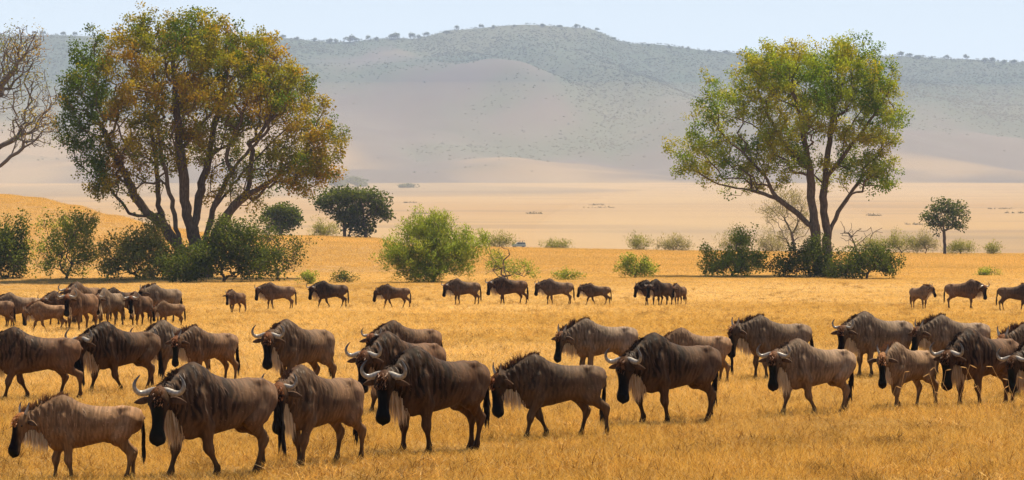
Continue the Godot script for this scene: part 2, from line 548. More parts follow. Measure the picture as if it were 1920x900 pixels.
func coat(v: PackedVector3Array, n: PackedVector3Array, which: int) -> PackedColorArray:
	var c := PackedColorArray()
	var flank: Color = COATS[which][0]
	var dark: Color = COATS[which][1]
	var limb: Color = COATS[which][2]
	var brow: Color = COATS[which][3]
	var stripe_strength: float = [0.85, 0.6, 0.28, 0.45][which]
	for k in v.size():
		var p := v[k]
		var patch := noise_c.get_noise_3d(p.x * 3.0, p.y * 3.0, p.z * 5.0)
		var col := flank.lerp(flank * 1.22, clampf(patch + 0.3, 0.0, 1.0))
		col = col.lerp(flank * 1.5, (1.0 - smoothstep(-0.35, 0.12, p.x + patch * 0.12)) * 0.75)      # paler loins and rump
		# dark vertical brindling of neck, shoulder and forward ribs
		var warp := noise_c.get_noise_3d(p.x * 2.5, p.y * 1.6, signf(p.z) * 7.0)
		var s := clampf(sin((p.x + p.y * 0.12) * 58.0 + warp * 9.0) * 0.5 + 0.5 + 0.6 * noise_c.get_noise_3d(p.x * 12.0, p.y * 2.2, signf(p.z) * 3.0), 0.0, 1.0)
		var band := smoothstep(-0.35, 0.15, p.x) * (1.0 - smoothstep(0.95, 1.05, p.x)) * smoothstep(0.64, 0.82, p.y + warp * 0.12)
		col = col.lerp(dark, band * stripe_strength * (smoothstep(0.3, 0.85, s) * 0.75 + 0.25))
		# belly line, limbs
		var leg := 1.0 - smoothstep(0.55, 0.74, p.y)
		if p.x < 0.85: col = col.lerp(limb, leg * 0.8)
		if p.y < 0.4: col = col.lerp(limb * 0.62, 1.0 - smoothstep(0.2, 0.4, p.y))
		if p.y < 0.07: col = Color(0.025, 0.02, 0.018)
		# head
		var hs := (p.x - HEAD_AT.x) * HEAD_DIR.x + (p.y - HEAD_AT.y) * HEAD_DIR.y
		var hn := -(p.x - HEAD_AT.x) * HEAD_DIR.y + (p.y - HEAD_AT.y) * HEAD_DIR.x
		if p.x > 0.93 and hs > -0.1:
			var face := smoothstep(-0.03, 0.035, hn + noise_c.get_noise_3d(p.x * 9.0, p.y * 9.0, 2.0) * 0.02) * (1.0 - smoothstep(0.05, 0.085, absf(p.z)) * (1.0 - smoothstep(0.3, 0.42, hs)) * 0.8)
			var cheek := (flank * 0.85).lerp(limb, 0.3)
			if which != 2: cheek = cheek.lerp(dark, 0.5)
			var hc := cheek.lerp(Color(0.012, 0.01, 0.009), face * smoothstep(0.04, 0.12, hs))
			hc = hc.lerp(brow, face * (1.0 - smoothstep(0.03, 0.11, hs)))
			if hs > 0.46: hc = hc.lerp(Color(0.02, 0.017, 0.016), smoothstep(0.46, 0.52, hs))
			col = col.lerp(hc, smoothstep(0.93, 1.0, p.x))
		# dark line along the crest of neck and withers
		var top := smoothstep(0.75, 0.95, n[k].y) * smoothstep(0.1, 0.35, p.x) * (1.0 - smoothstep(0.98, 1.02, p.x))
		col = col.lerp(dark.lerp(brow, 0.35), top * 0.85)
		c.append(Color(col.r, col.g, col.b))
	return c

func rot(pivot: Vector3, axis: Vector3, degrees: float) -> Transform3D:
	return Transform3D(Basis(), pivot) * Transform3D(Basis(axis, deg_to_rad(degrees)), Vector3.ZERO) * Transform3D(Basis(), -pivot)

# pose: neck pitch, neck yaw, head pitch, head yaw, then swings of the legs
func beast_bones(p: Dictionary) -> Array:
	var b := []
	b.resize(17)
	b[0] = Transform3D()
	var neck := Transform3D(Basis(), PIVOT[1]) * Transform3D(Basis(Vector3.UP, deg_to_rad(p.neck_yaw)) * Basis(Vector3.BACK, deg_to_rad(p.neck)), Vector3.ZERO) * Transform3D(Basis(), -PIVOT[1])
	b[1] = neck
	b[2] = neck * Transform3D(Basis(), PIVOT[2]) * Transform3D(Basis(Vector3.BACK, deg_to_rad(-p.neck)) * Basis(Vector3.UP, deg_to_rad(p.head_yaw)) * Basis(Vector3.BACK, deg_to_rad(p.neck + p.head)) * Basis(Vector3.RIGHT, deg_to_rad(p.get("tilt", 0.0))), Vector3.ZERO) * Transform3D(Basis(), -PIVOT[2])
	for side in 2:
		var f: Array = p.fore[side]
		var i := 3 + side * 3
		b[i] = rot(PIVOT[3], Vector3.BACK, f[0])
		b[i + 1] = b[i] * rot(PIVOT[4], Vector3.BACK, f[1])
		b[i + 2] = b[i + 1] * rot(PIVOT[5], Vector3.BACK, -0.6 * (f[0] + f[1]))
		var h: Array = p.hind[side]
		i = 9 + side * 4
		b[i] = rot(PIVOT[9], Vector3.BACK, h[0])
		b[i + 1] = b[i] * rot(PIVOT[10], Vector3.BACK, h[1])
		b[i + 2] = b[i + 1] * rot(PIVOT[11], Vector3.BACK, h[2])
		b[i + 3] = b[i + 2] * rot(PIVOT[12], Vector3.BACK, -0.6 * (h[0] + h[1] + h[2]))
	return b

func lobe(v: PackedVector3Array, n: PackedVector3Array, c: PackedColorArray, idx: PackedInt32Array, uv: PackedVector2Array, xf: Transform3D, side: float, inner: Color, outer: Color) -> void:
	# an ear: a pointed, cupped leaf with thickness
	var first := v.size()
	var prof := [[0.0, 0.02], [0.034, 0.032], [0.09, 0.044], [0.14, 0.036], [0.185, 0.018], [0.205, 0.002]]
	var pts := []
	for q in prof:
		for k in 8:
			var a := TAU * k / 8.0
			var off: float = cos(a) * q[1]
			var thick := sin(a) * 0.008
			var cup: float = 0.012 - off * off / 0.044 * 0.5 if q[0] > 0.02 else 0.0
			pts.append(Vector3(-0.12 * q[0] + thick + cup, off - 0.22 * q[0], side * q[0]))
	for k in pts.size():
		v.append(xf * (pts[k] as Vector3))
		var a := TAU * (k % 8) / 8.0
		n.append((xf.basis * Vector3(signf(sin(a)) * 0.9 + 0.01, cos(a) * 0.4, 0)).normalized())
		c.append(inner if sin(a) > 0.3 else outer)
		uv.append(Vector2(k * 0.01, 0.3))
	for r in prof.size() - 1:
		for k in 8:
			var a := first + r * 8 + k
			var b := first + r * 8 + (k + 1) % 8
			idx.append_array([a, b, a + 8, b, b + 8, a + 8])

var horn_meshes := {}

func horn_mesh(kind: String, side: float) -> ArrayMesh:
	var key := kind + str(side)
	if horn_meshes.has(key): return horn_meshes[key]
	var pts := []
	var r0 := 0.045
	if kind == "bull":
		pts = [Vector3(0.03, 0.05, 0.015), Vector3(0.035, 0.058, 0.07), Vector3(0.04, 0.045, 0.13), Vector3(0.05, 0.03, 0.19), Vector3(0.065, 0.035, 0.245), Vector3(0.08, 0.07, 0.285), Vector3(0.085, 0.12, 0.3), Vector3(0.075, 0.17, 0.29), Vector3(0.055, 0.215, 0.262), Vector3(0.035, 0.245, 0.235)]
		r0 = 0.047
	elif kind == "cow":
		pts = [Vector3(0.03, 0.05, 0.03), Vector3(0.03, 0.06, 0.075), Vector3(0.035, 0.055, 0.12), Vector3(0.045, 0.05, 0.165), Vector3(0.055, 0.065, 0.205), Vector3(0.06, 0.105, 0.23), Vector3(0.055, 0.155, 0.235), Vector3(0.04, 0.2, 0.222), Vector3(0.02, 0.235, 0.2)]
		r0 = 0.037
	else:
		pts = [Vector3(0.02, 0.05, 0.045), Vector3(0.02, 0.075, 0.06), Vector3(0.02, 0.11, 0.075), Vector3(0.015, 0.15, 0.09), Vector3(0.005, 0.19, 0.1), Vector3(-0.01, 0.23, 0.104), Vector3(-0.025, 0.262, 0.102)]
		r0 = 0.028
	var v := PackedVector3Array()
	var n := PackedVector3Array()
	var c := PackedColorArray()
	var idx := PackedInt32Array()
	var cur := Curve3D.new()
	for k in pts.size():
		var p: Vector3 = pts[k]
		p.z *= side
		var a: Vector3 = pts[maxi(k - 1, 0)]
		var b: Vector3 = pts[mini(k + 1, pts.size() - 1)]
		var t := Vector3(b.x - a.x, b.y - a.y, (b.z - a.z) * side) / 6.0
		cur.add_point(p, -t, t)
	var len := cur.get_baked_length()
	var rings := 22
	for r in rings + 1:
		var f := float(r) / rings
		var p := cur.sample_baked(f * len, true)
		var q := cur.sample_baked(minf(f * len + 0.01, len), true)
		if r == rings: q = p + (p - cur.sample_baked(len - 0.01, true))
		var dir := (q - p).normalized()
		var e1 := dir.cross(Vector3.RIGHT).normalized()
		var e2 := dir.cross(e1)
		var rad := r0 * pow(1.0 - f, 0.72) + 0.003
		if f < 0.4: rad *= 1.0 + 0.035 * sin(f * 70.0)
		for k in 9:
			var a := TAU * k / 9.0
			var o := e1 * cos(a) + e2 * sin(a)
			v.append(p + o * rad)
			n.append(o)
			var tone := Color(0.13, 0.11, 0.09).lerp(Color(0.27, 0.235, 0.19), smoothstep(0.0, 0.3, f)).lerp(Color(0.045, 0.037, 0.032), smoothstep(0.45, 0.9, f))
			c.append(tone * (1.0 + 0.25 * sin(f * 60.0 + k)))
	for r in rings:
		for k in 9:
			var a := r * 9 + k
			var b := r * 9 + (k + 1) % 9
			idx.append_array([a, b, a + 9, b, b + 9, a + 9])
	for k in c.size(): c[k].a = 1.0
	horn_meshes[key] = arrays_mesh(v, n, c, idx)
	return horn_meshes[key]

# one hair lock: a tapering ribbon that droops
func lock(hv: PackedVector3Array, hn: PackedVector3Array, hc: PackedColorArray, root: Vector3, dir: Vector3, length: float, width: float, droop: float, c0: Color, c1: Color) -> void:
	var side := dir.cross(Vector3(rng.randf_range(-1, 1), rng.randf_range(-0.2, 0.2), rng.randf_range(-1, 1))).normalized() * width * 0.5
	var p1 := root + dir * length * 0.5 + Vector3.DOWN * droop * length * 0.15
	var d2 := (dir + Vector3.DOWN * droop).normalized()
	var p2 := p1 + d2 * length * 0.5
	var n := side.cross(dir).normalized()
	if n.y < 0.0: n = -n
	var cm := c0.lerp(c1, 0.5)
	hv.append_array([root - side, root + side, p1 - side * 0.8, root + side, p1 + side * 0.8, p1 - side * 0.8, p1 - side * 0.8, p1 + side * 0.8, p2])
	for k in 9: hn.append(n)
	hc.append_array([c0, c0, cm, c0, cm, cm, cm, cm, c1])

func flat_lock(hv: PackedVector3Array, hn: PackedVector3Array, hc: PackedColorArray, root: Vector3, dir: Vector3, up: Vector3, length: float, width: float, c0: Color) -> void:
	var side := dir.cross(up).normalized() * width * 0.5
	var p1 := root + dir * length * 0.55
	var p2 := root + dir * length - up * length * 0.03
	hv.append_array([root - side, root + side, p1 - side * 0.8, root + side, p1 + side * 0.8, p1 - side * 0.8, p1 - side * 0.8, p1 + side * 0.8, p2])
	for k in 9:
		hn.append(up)
		hc.append(c0)

var templates := {}

func wildebeest(w: Dictionary) -> void:
	var row: float = w.row
	var pos := on_ground(w.u, row)
	var d := -pos.z
	var size: float = clampf((row - w.top) * d / (FOCAL * 1.39), 0.5, 1.12)
	var far: bool = d > 80.0
	size *= 1.1 if far else 1.07
	var t: Dictionary = templates["far" if far else "near"]
	var pose: Dictionary = w.pose
	var bones := beast_bones(pose)
	var kind: String = w.horns
	var young := kind == "calf"
	var v0: PackedVector3Array = t.v
	var n0: PackedVector3Array = t.n
	var wb: Array = t.wb
	var ww: Array = t.ww
	var v := PackedVector3Array()
	var n := PackedVector3Array()
	v.resize(v0.size())
	n.resize(v0.size())
	var slim := 0.84 if young else (0.92 if kind == "cow" else 1.0)
	var low := 10.0
	for k in v0.size():
		var p := v0[k]
		var m := n0[k]
		if young:      # a lighter trunk on long legs
			var trunk := smoothstep(0.45, 0.7, p.y)
			p.y += trunk * (1.0 - p.y) * 0.1 * (1.0 - smoothstep(0.8, 1.0, p.x))
		p.z *= slim
		var bb: PackedInt32Array = wb[k]
		var bw: PackedFloat32Array = ww[k]
		if bb.size() == 1:
			var x: Transform3D = bones[bb[0]]
			p = x * p
			m = x.basis * m
		else:
			var q := Vector3.ZERO
			var mm := Vector3.ZERO
			for i in bb.size():
				var x: Transform3D = bones[bb[i]]
				q += (x * p) * bw[i]
				mm += (x.basis * m) * bw[i]
			p = q
			m = mm.normalized()
		v[k] = p
		n[k] = m
		if p.y < low: low = p.y
	var c: PackedColorArray = (t.c[w.coat] as PackedColorArray).duplicate()
	var own := rng.randf_range(0.5, 0.85)      # each hide a little lighter or darker than its kind
	var warm := rng.randf_range(0.94, 1.06)
	for k in c.size():
		c[k] = Color(c[k].r * own * warm, c[k].g * own, c[k].b * own / warm)
	var idx: PackedInt32Array = (t.idx as PackedInt32Array).duplicate()
	var uv: PackedVector2Array = (t.uv as PackedVector2Array).duplicate()
	var head: Transform3D = bones[2]
	var fl: Color = COATS[w.coat][0]
	for side in [-1.0, 1.0]:
		lobe(v, n, c, idx, uv, head * Transform3D(Basis(), Vector3(0.99, 1.085, side * 0.09 * slim)), side, Color(0.1, 0.06, 0.04), fl * 0.8)
	var root := base("wildebeest", pos - Vector3(0, low * size + 0.045, 0), deg_to_rad(180.0 + w.face))
	root.scale = Vector3(0.97, 1.0, 1.0) * size
	tag(root, w.label, "wildebeest", "wildebeest of the crossing herd")
	part("body", arrays_mesh(v, n, c, idx, uv), M.hide, root)
	for side in [-1.0, 1.0]:
		var h := part("horn", horn_mesh(kind, side), M.horn, root)
		h.transform = head * Transform3D(Basis().rotated(Vector3.BACK, 0.12).scaled(Vector3.ONE * 0.92), Vector3(0.975, 1.12, 0))
		if not far:
			var e := part("eye", M.eyeball, M.eye, root)
			e.transform = head * Transform3D(Basis(), Vector3(1.105, 1.05, side * 0.103 * slim))
	# mane along neck and withers
	var dark: Color = COATS[w.coat][1]
	var rust: Color = COATS[w.coat][3]
	var hv := PackedVector3Array()
	var hn := PackedVector3Array()
	var hc := PackedColorArray()
	var count := 170 if far else 340
	var fat := 2.0 if far else 1.0
	for k in count:
		var f := rng.randf()
		var s := -0.12 + f * 0.68     # along the neck
		var px := NECK_AT.x + NECK_DIR.x * s
		var top: float
		if px < 0.62: top = lerpf(1.352, 1.29, smoothstep(0.42, 0.62, px)) - 0.6 * pow(maxf(0.42 - px, 0.0), 1.4)
		else: top = lerpf(1.29, 1.22, smoothstep(0.62, 1.02, px))
		var p := Vector3(px, top - 0.025, rng.randf_range(-0.035, 0.035))
		var nk := smoothstep(0.04, 0.4, s)
		if young: p.y += (1.0 - p.y) * 0.1 * (1.0 - smoothstep(0.8, 1.0, p.x))
		var q: Vector3 = p.lerp((bones[1] as Transform3D) * p, nk)
		var up := Vector3(-0.25 + rng.randf_range(-0.25, 0.25), 1.0, rng.randf_range(-0.35, 0.35) + (0.25 if w.u > 0 else 0.0)).normalized()
		var dirn: Vector3 = up.lerp((bones[1] as Transform3D).basis * up, nk).normalized()
		var tip := dark.lerp(rust, rng.randf_range(0.2, 0.95) if w.coat != 0 else rng.randf_range(0.0, 0.5))
		lock(hv, hn, hc, q, dirn, rng.randf_range(0.06, 0.14) * (1.15 if nk > 0.3 else 0.7), 0.016 * fat, 1.1 if not young else 0.4, dark, tip)
	# long hair hanging down the sides of neck and shoulder, laid on the hide
	var wanted := 0 if far else (190 if young else 380)
	var tries := 0
	while wanted > 0 and tries < 20000:
		tries += 1
		var k := rng.randi() % v0.size()
		var r := v0[k]
		if r.x < 0.12 or r.x > 0.98 or r.y < 0.86 or absf(n0[k].z) < 0.25: continue
		if rng.randf() > smoothstep(0.8, 1.15, r.y) + 0.25: continue
		wanted -= 1
		var m := n[k]
		var down := (Vector3(-0.12, -1, 0) - m * m.dot(Vector3(-0.12, -1, 0))).normalized()
		var tone: Color = c[k].lerp(dark, rng.randf() * 0.35) * rng.randf_range(0.75, 1.35)
		tone.a = 1.0
		flat_lock(hv, hn, hc, v[k] - m * 0.004, (down + m * rng.randf_range(0.02, 0.09) + Vector3(rng.randfn() * 0.12, 0, 0)).normalized(), m, rng.randf_range(0.05, 0.13), 0.011 * fat, tone)
	for k in (0 if far else 90):      # tuft of the brow
		var hs := rng.randf_range(-0.04, 0.16)
		var p2 := HEAD_AT + HEAD_DIR * hs + Vector2(-HEAD_DIR.y, HEAD_DIR.x) * 0.12
		var dv := Vector3(HEAD_DIR.x * 0.8 + 0.5, HEAD_DIR.y * 0.5 + 0.3, rng.randf_range(-0.5, 0.5)).normalized()
		lock(hv, hn, hc, head * Vector3(p2.x, p2.y, rng.randf_range(-0.06, 0.06)), head.basis * dv, rng.randf_range(0.03, 0.07), 0.012 * fat, 0.3, rust * 0.8, rust * rng.randf_range(0.8, 1.5))
	for k in hc.size(): hc[k].a = 1.0
	part("mane", arrays_mesh(hv, hn, hc), M.hair, root)
	# beard from the throat and the underside of the neck
	hv = PackedVector3Array()
	hn = PackedVector3Array()
	hc = PackedColorArray()
	count = 110 if far else 420
	for k in count:
		var s := rng.randf_range(0.12, 0.6)
		var p2 := NECK_AT + NECK_DIR * s + Vector2(-NECK_DIR.y, NECK_DIR.x) * -(lerpf(0.24, 0.13, s / 0.6))
		if rng.randf() < 0.3:
			p2 = HEAD_AT + HEAD_DIR * rng.randf_range(0.08, 0.3) - Vector2(-HEAD_DIR.y, HEAD_DIR.x) * 0.085
			s = 0.7
		var p := Vector3(p2.x, p2.y + 0.02, rng.randf_range(-0.05, 0.05))
		var nk := smoothstep(0.04, 0.4, s)
		var hd := 1.0 if s > 0.65 else 0.0
		var q := p.lerp((bones[2] as Transform3D) * p if hd > 0.5 else (bones[1] as Transform3D) * p, maxf(nk, hd))
		var dirn := Vector3(rng.randf_range(-0.22, 0.12), -1.0, rng.randf_range(-0.2, 0.2)).normalized()
		var pale := Color(0.55, 0.42, 0.27).lerp(Color(0.72, 0.58, 0.39), rng.randf())
		if w.coat == 0 or w.get("beard", "") == "dark": pale = Color(0.5, 0.32, 0.16).lerp(pale, rng.randf())
		var length := rng.randf_range(0.18, 0.42) * sin(PI * clampf(0.25 + s * 0.9, 0.0, 1.0)) * (0.75 if young else 1.0) * (0.45 if hd > 0.5 else 1.0)
		lock(hv, hn, hc, q, dirn, length + 0.02, 0.017 * fat, 0.6, pale * 0.9, pale)
	for k in hc.size(): hc[k].a = 1.0
	part("beard", arrays_mesh(hv, hn, hc), M.beard, root)
	# tail: dock and long black hair
	hv = PackedVector3Array()
	hn = PackedVector3Array()
	hc = PackedColorArray()
	var sway: float = pose.get("tail", 0.0) + rng.randf_range(-0.06, 0.06)
	count = 60 if far else 170
	for k in count:
		var f := pow(rng.randf(), 0.8)
		var p := Vector3(-0.775 - 0.05 * sin(f * 2.0), 1.02 - f * 0.5, rng.randf_range(-0.02, 0.02) * (1.0 + f) + sway * f)
		var dirn := Vector3(rng.randf_range(-0.2, 0.12), -1.0, rng.randf_range(-0.18, 0.18) + sway * 0.5).normalized()
		lock(hv, hn, hc, p, dirn, rng.randf_range(0.1, 0.28) * (0.7 + 0.45 * f), 0.03 * fat, 0.4, Color(0.02, 0.016, 0.014) if f > 0.25 else fl * 0.6, Color(0.014, 0.011, 0.01))
	for k in hc.size(): hc[k].a = 1.0
	part("tail", arrays_mesh(hv, hn, hc), M.hair, root)
	if far: return
	# short fur over trunk and thighs
	hv = PackedVector3Array()
	hn = PackedVector3Array()
	hc = PackedColorArray()
	for j in 1600:
		var k := rng.randi() % v0.size()
		var r := v0[k]
		if r.x > 1.02 or r.y < 0.5: continue
		var m := n[k]
		var back := Vector3(-0.8, -0.6, 0)
		back = (back - m * m.dot(back)).normalized()
		var tone: Color = c[k] * rng.randf_range(0.75, 1.25)
		tone.a = 1.0
		flat_lock(hv, hn, hc, v[k] - m * 0.003, (back + m * rng.randf_range(0.03, 0.1)).normalized(), m, rng.randf_range(0.025, 0.05), 0.01, tone)
	part("fur", arrays_mesh(hv, hn, hc), M.coat, root)

func pose(neck: float, neck_yaw: float, head: float, head_yaw: float, gait: int, tail := 0.0, tilt := 0.0) -> Dictionary:
	var gaits := [
		[[[4, 0], [-5, 0]], [[4, -2, 0], [-7, 2, 2]]],
		[[[17, 0], [-15, -12]], [[-15, 0, 8], [15, -8, 4]]],
		[[[-17, -8], [15, 0]], [[14, -6, 3], [-16, 0, 8]]],
		[[[9, -4], [-7, -2]], [[-8, 2, 3], [7, -4, 2]]],
		[[[22, -38], [-10, 0]], [[-18, 2, 10], [10, -6, 2]]],
		[[[-9, 0], [10, 0]], [[10, -4, 2], [-12, 2, 6]]],
	]
	return {"neck": neck, "neck_yaw": neck_yaw, "head": head, "head_yaw": head_yaw, "fore": gaits[gait][0], "hind": gaits[gait][1], "tail": tail, "tilt": tilt}

func herd() -> void:
	templates.near = beast_template(0.0185)
	templates.far = beast_template(0.036)
	# u and row: bearing and dip of the ground under the trunk; top: of the withers; face: degrees from broadside left towards the lens
	var list := [
		# front rank
		[170, 904, 733, 22, "calf", 2, pose(-16, 4, 8, 22, 3, 0.05), "tawny young wildebeest with short straight horns and rusty mane, leading in front of the bulls"],
		[414, 893, 674, 46, "bull", 0, pose(-13, 14, 4, 26, 1, -0.1), "dark striped bull behind the tawny leader, curled grey horns, face turned outward, pale beard"],
		[602, 872, 682, 54, "cow", 1, pose(-8, 14, -6, 22, 5, 0.08), "greyish brown wildebeest with a tufted brow, between two dark striped bulls"],
		[825, 848, 649, 44, "bull", 0, pose(-16, 10, 0, 22, 3, -0.05), "heavy black striped bull with thick curled horns and amber beard, hiding another bull"],
		[762, 778, 618, 46, "bull", 0, pose(-16, 12, 2, 16, 1), "dark bull mostly hidden behind the heavy bull with the amber beard"],
		[768, 716, 600, 34, "cow", 1, pose(-15, 8, 10, 30, 3), "brown wildebeest farther behind the hidden bull, only head, hump and rump showing"],
		[566, 737, 598, 52, "bull", 1, pose(-9, 12, -4, 20, 5), "striped bull with wide curled horns standing behind the greyish brown one with tufted brow"],
		[1048, 822, 656, 26, "calf", 1, pose(-18, 2, -8, 8, 2, 0.12), "brown wildebeest with upright horns, long brown beard and sunlit forehead, walking with crossed forelegs"],
		[1268, 795, 623, 36, "bull", 0, pose(-21, 8, 2, 16, 4, 0.1), "large dark maned bull with lowered head and one foreleg bent, long black tail"],
		[1310, 722, 614, 14, "cow", 2, pose(-30, 0, 0, 0, 0), "wildebeest half hidden behind the large dark maned bull, hump and rump showing"],
		[1132, 714, 594, 26, "calf", 3, pose(-17, 4, 8, 26, 0), "grey humped wildebeest with short horns above the one with crossed forelegs"],
		[1458, 713, 588, 28, "calf", 3, pose(-9, 2, -6, 8, 0), "grey wildebeest with long pale beard, its head held in profile behind the sunlit bull"],
		[1532, 777, 631, 32, "bull", 3, pose(-8, 12, -8, 26, 1, 0.1), "sunlit greyish bull with bare light rump, thin curled horns and pale beard"],
		[1652, 707, 584, 30, "cow", 3, pose(-15, 8, 6, 24, 0), "pale backed wildebeest with one ear held out, standing behind the young one with spike horns"],
		[1703, 768, 634, 48, "calf", 2, pose(-9, 12, -4, 20, 2), "young wildebeest with tall spike horns and ginger brow following the sunlit bull"],
		[1796, 706, 587, 26, "calf", 3, pose(-15, 2, 8, 20, 0), "dusty wildebeest with a reddish forehead behind the bull among the seeding grass"],
		[1848, 764, 614, 40, "bull", 0, pose(-24, 6, 4, 14, 3, 0.06), "dark bull with head low among tall seeding grass stalks"],
		[1958, 742, 602, 28, "calf", 1, pose(-10, 10, 0, 26, 3), "dark wildebeest with upright black horns following the bull in the seeding grass"],
		[1972, 772, 632, 34, "bull", 0, pose(-18, 8, 2, 14, 5), "bull with a pale horn boss close beside the one with upright black horns"],
		[70, 750, 611, 18, "bull", 0, pose(-16, 0, 4, 6, 2, 0.1), "black shouldered tan rumped bull walking ahead of the dark bull with the long ear"],
		[232, 737, 600, 44, "bull", 0, pose(-13, 8, -4, 12, 1), "dark bull with a long ear held back, creamy beard and half turned head"],
		[334, 716, 599, 46, "bull", 3, pose(-15, 10, 0, 20, 5), "bluish dark bull wedged between the long eared bull and the spike horned one"],
		[392, 722, 607, 46, "calf", 1, pose(-12, 12, -4, 22, 0), "brown wildebeest with pale spike horns and rusty brow beside the bluish dark bull"],
		# the cluster under the fig tree
		[-10, 616, 556, 20, "cow", 1, pose(-14, 4, 0, 8, 0), "wildebeest whose rump alone shows ahead of the cluster near the fig tree"],
		[38, 614, 549, 30, "bull", 3, pose(-14, 6, 4, 10, 3), "greyish bull in the cluster near the fig tree, ear and horn showing before its hump"],
		[92, 622, 562, 24, "calf", 2, pose(-26, 4, 0, 8, 1), "sandy calf with bristling mane in the cluster near the fig tree"],
		[152, 622, 541, 68, "bull", 1, pose(-8, 12, -4, 14, 0), "bull facing outward with wide curled horns in the cluster near the fig tree"],
		[160, 606, 530, 58, "bull", 1, pose(-8, 12, 0, 20, 0), "bull looking over the back of the outward facing bull near the fig tree"],
		[206, 614, 541, 68, "cow", 3, pose(-12, 12, 0, 18, 0), "black faced wildebeest pressed between two bulls of the cluster near the fig tree"],
		[262, 613, 547, 72, "bull", 1, pose(-4, 12, -6, 16, 5), "upright bull with long black face and lyre horns in the cluster near the fig tree"],
		[306, 606, 532, 50, "calf", 3, pose(-6, 8, 10, 14, 0), "grey wildebeest with tall dark horns, last of the cluster near the fig tree"],
		[320, 613, 562, 40, "calf", 2, pose(-26, 10, 0, 20, 3), "small calf beside the tall horned grey wildebeest near the fig tree"],
		[118, 610, 546, 48, "cow", 1, pose(-14, 10, 0, 14, 3), "wildebeest squeezed behind the sandy calf in the cluster near the fig tree"],
		[228, 603, 540, 50, "cow", 0, pose(-10, 10, 0, 16, 0), "dark wildebeest almost hidden behind the black faced one near the fig tree"],
		# the far line
		[443, 588, 542, 62, "calf", 1, pose(-8, 12, -2, 12, 5), "young wildebeest facing outward alone at the head of the far line"],
		[523, 581, 530, 14, "cow", 1, pose(-10, 4, -6, 24, 3), "wildebeest with pale beard and hanging black tail, second in the far line"],
		[622, 578, 526, 22, "bull", 0, pose(-13, 8, 0, 22, 1), "bull with high pointed hump and one curled horn, third in the far line"],
		[741, 578, 532, 9, "calf", 1, pose(-20, 2, 6, 6, 2), "striding young wildebeest with bristling mane, alone in the gap of the far line"],
		[872, 572, 523, 18, "bull", 1, pose(-15, 6, 2, 14, 0), "bull with curled horns in front of the round green bush, in the far line"],
		[958, 572, 519, 18, "bull", 0, pose(-10, 4, -4, 16, 5), "black bull, biggest of the far line, right beside the bull at the round bush"],
		[1046, 572, 523, 12, "bull", 1, pose(-9, 0, -6, 6, 3), "long pale bearded bull between the black bull and a smaller cow in the far line"],
		[1120, 572, 530, 10, "calf", 1, pose(-7, 0, -4, 6, 1), "smaller wildebeest with short spike horns walking behind the long pale bearded bull"],
		[1226, 573, 525, 26, "calf", 0, pose(-14, 4, 2, 14, 5), "dark wildebeest overlapping another below the leafy shrub, head lowest of the pair"],
		[1240, 574, 524, 48, "cow", 0, pose(-15, 6, 0, 12, 0), "round backed dark wildebeest standing close behind its low headed neighbour"],
		[1274, 573, 531, 64, "calf", 1, pose(-8, 6, 0, 8, 5), "small spike horned wildebeest ending the far line, facing outward"],
		[1724, 580, 533, 118, "calf", 2, pose(4, 6, 0, 2, 0), "slender young wildebeest with upright horns and raised head, watching from the meadow"],
		[1804, 580, 525, 156, "bull", 1, pose(-12, -12, -4, -20, 0), "bull facing the opposite way to the herd, curled horn and pale beard"],
		[1902, 583, 531, 166, "calf", 1, pose(-12, 0, 0, 0, 3), "brown wildebeest walking away from the bull that faces the opposite way"],
	]
	for a in list:
		wildebeest({"u": float(a[0]), "row": float(a[1]), "top": float(a[2]), "face": float(a[3]), "horns": a[4], "coat": a[5], "pose": a[6], "label": a[7]})

# ---------------------------------------------------------------- plants
# A tree grows by reaching, one after another, for points spread through its crown, always from the cheapest place of what has grown.
func crown_points(lobes: Array, count: int, shell := 0.45) -> Array:
	var out := []
	var weights := []
	var total := 0.0
	for l in lobes:
		var r: Vector3 = l[1]
		var w: float = pow(r.x * r.y * r.z, 0.75) * (l[2] if l.size() > 2 else 1.0)
		total += w
		weights.append(total)
	while out.size() < count:
		var pick := rng.randf() * total
		var k := 0
		while weights[k] < pick: k += 1
		var d := Vector3(rng.randfn(), rng.randfn(), rng.randfn()).normalized()
		var r := pow(rng.randf(), shell)
		var l: Array = lobes[k]
		out.append((l[0] as Vector3) + d * r * (l[1] as Vector3))
	return out

class Growth:
	var pos := PackedVector3Array()
	var parent := PackedInt32Array()
	var path := PackedFloat32Array()
	var rad := PackedFloat32Array()
	var kids := PackedInt32Array()

	func add(p: Vector3, par: int) -> int:
		pos.append(p)
		parent.append(par)
		path.append(0.0 if par < 0 else path[par] + pos[par].distance_to(p))
		return pos.size() - 1

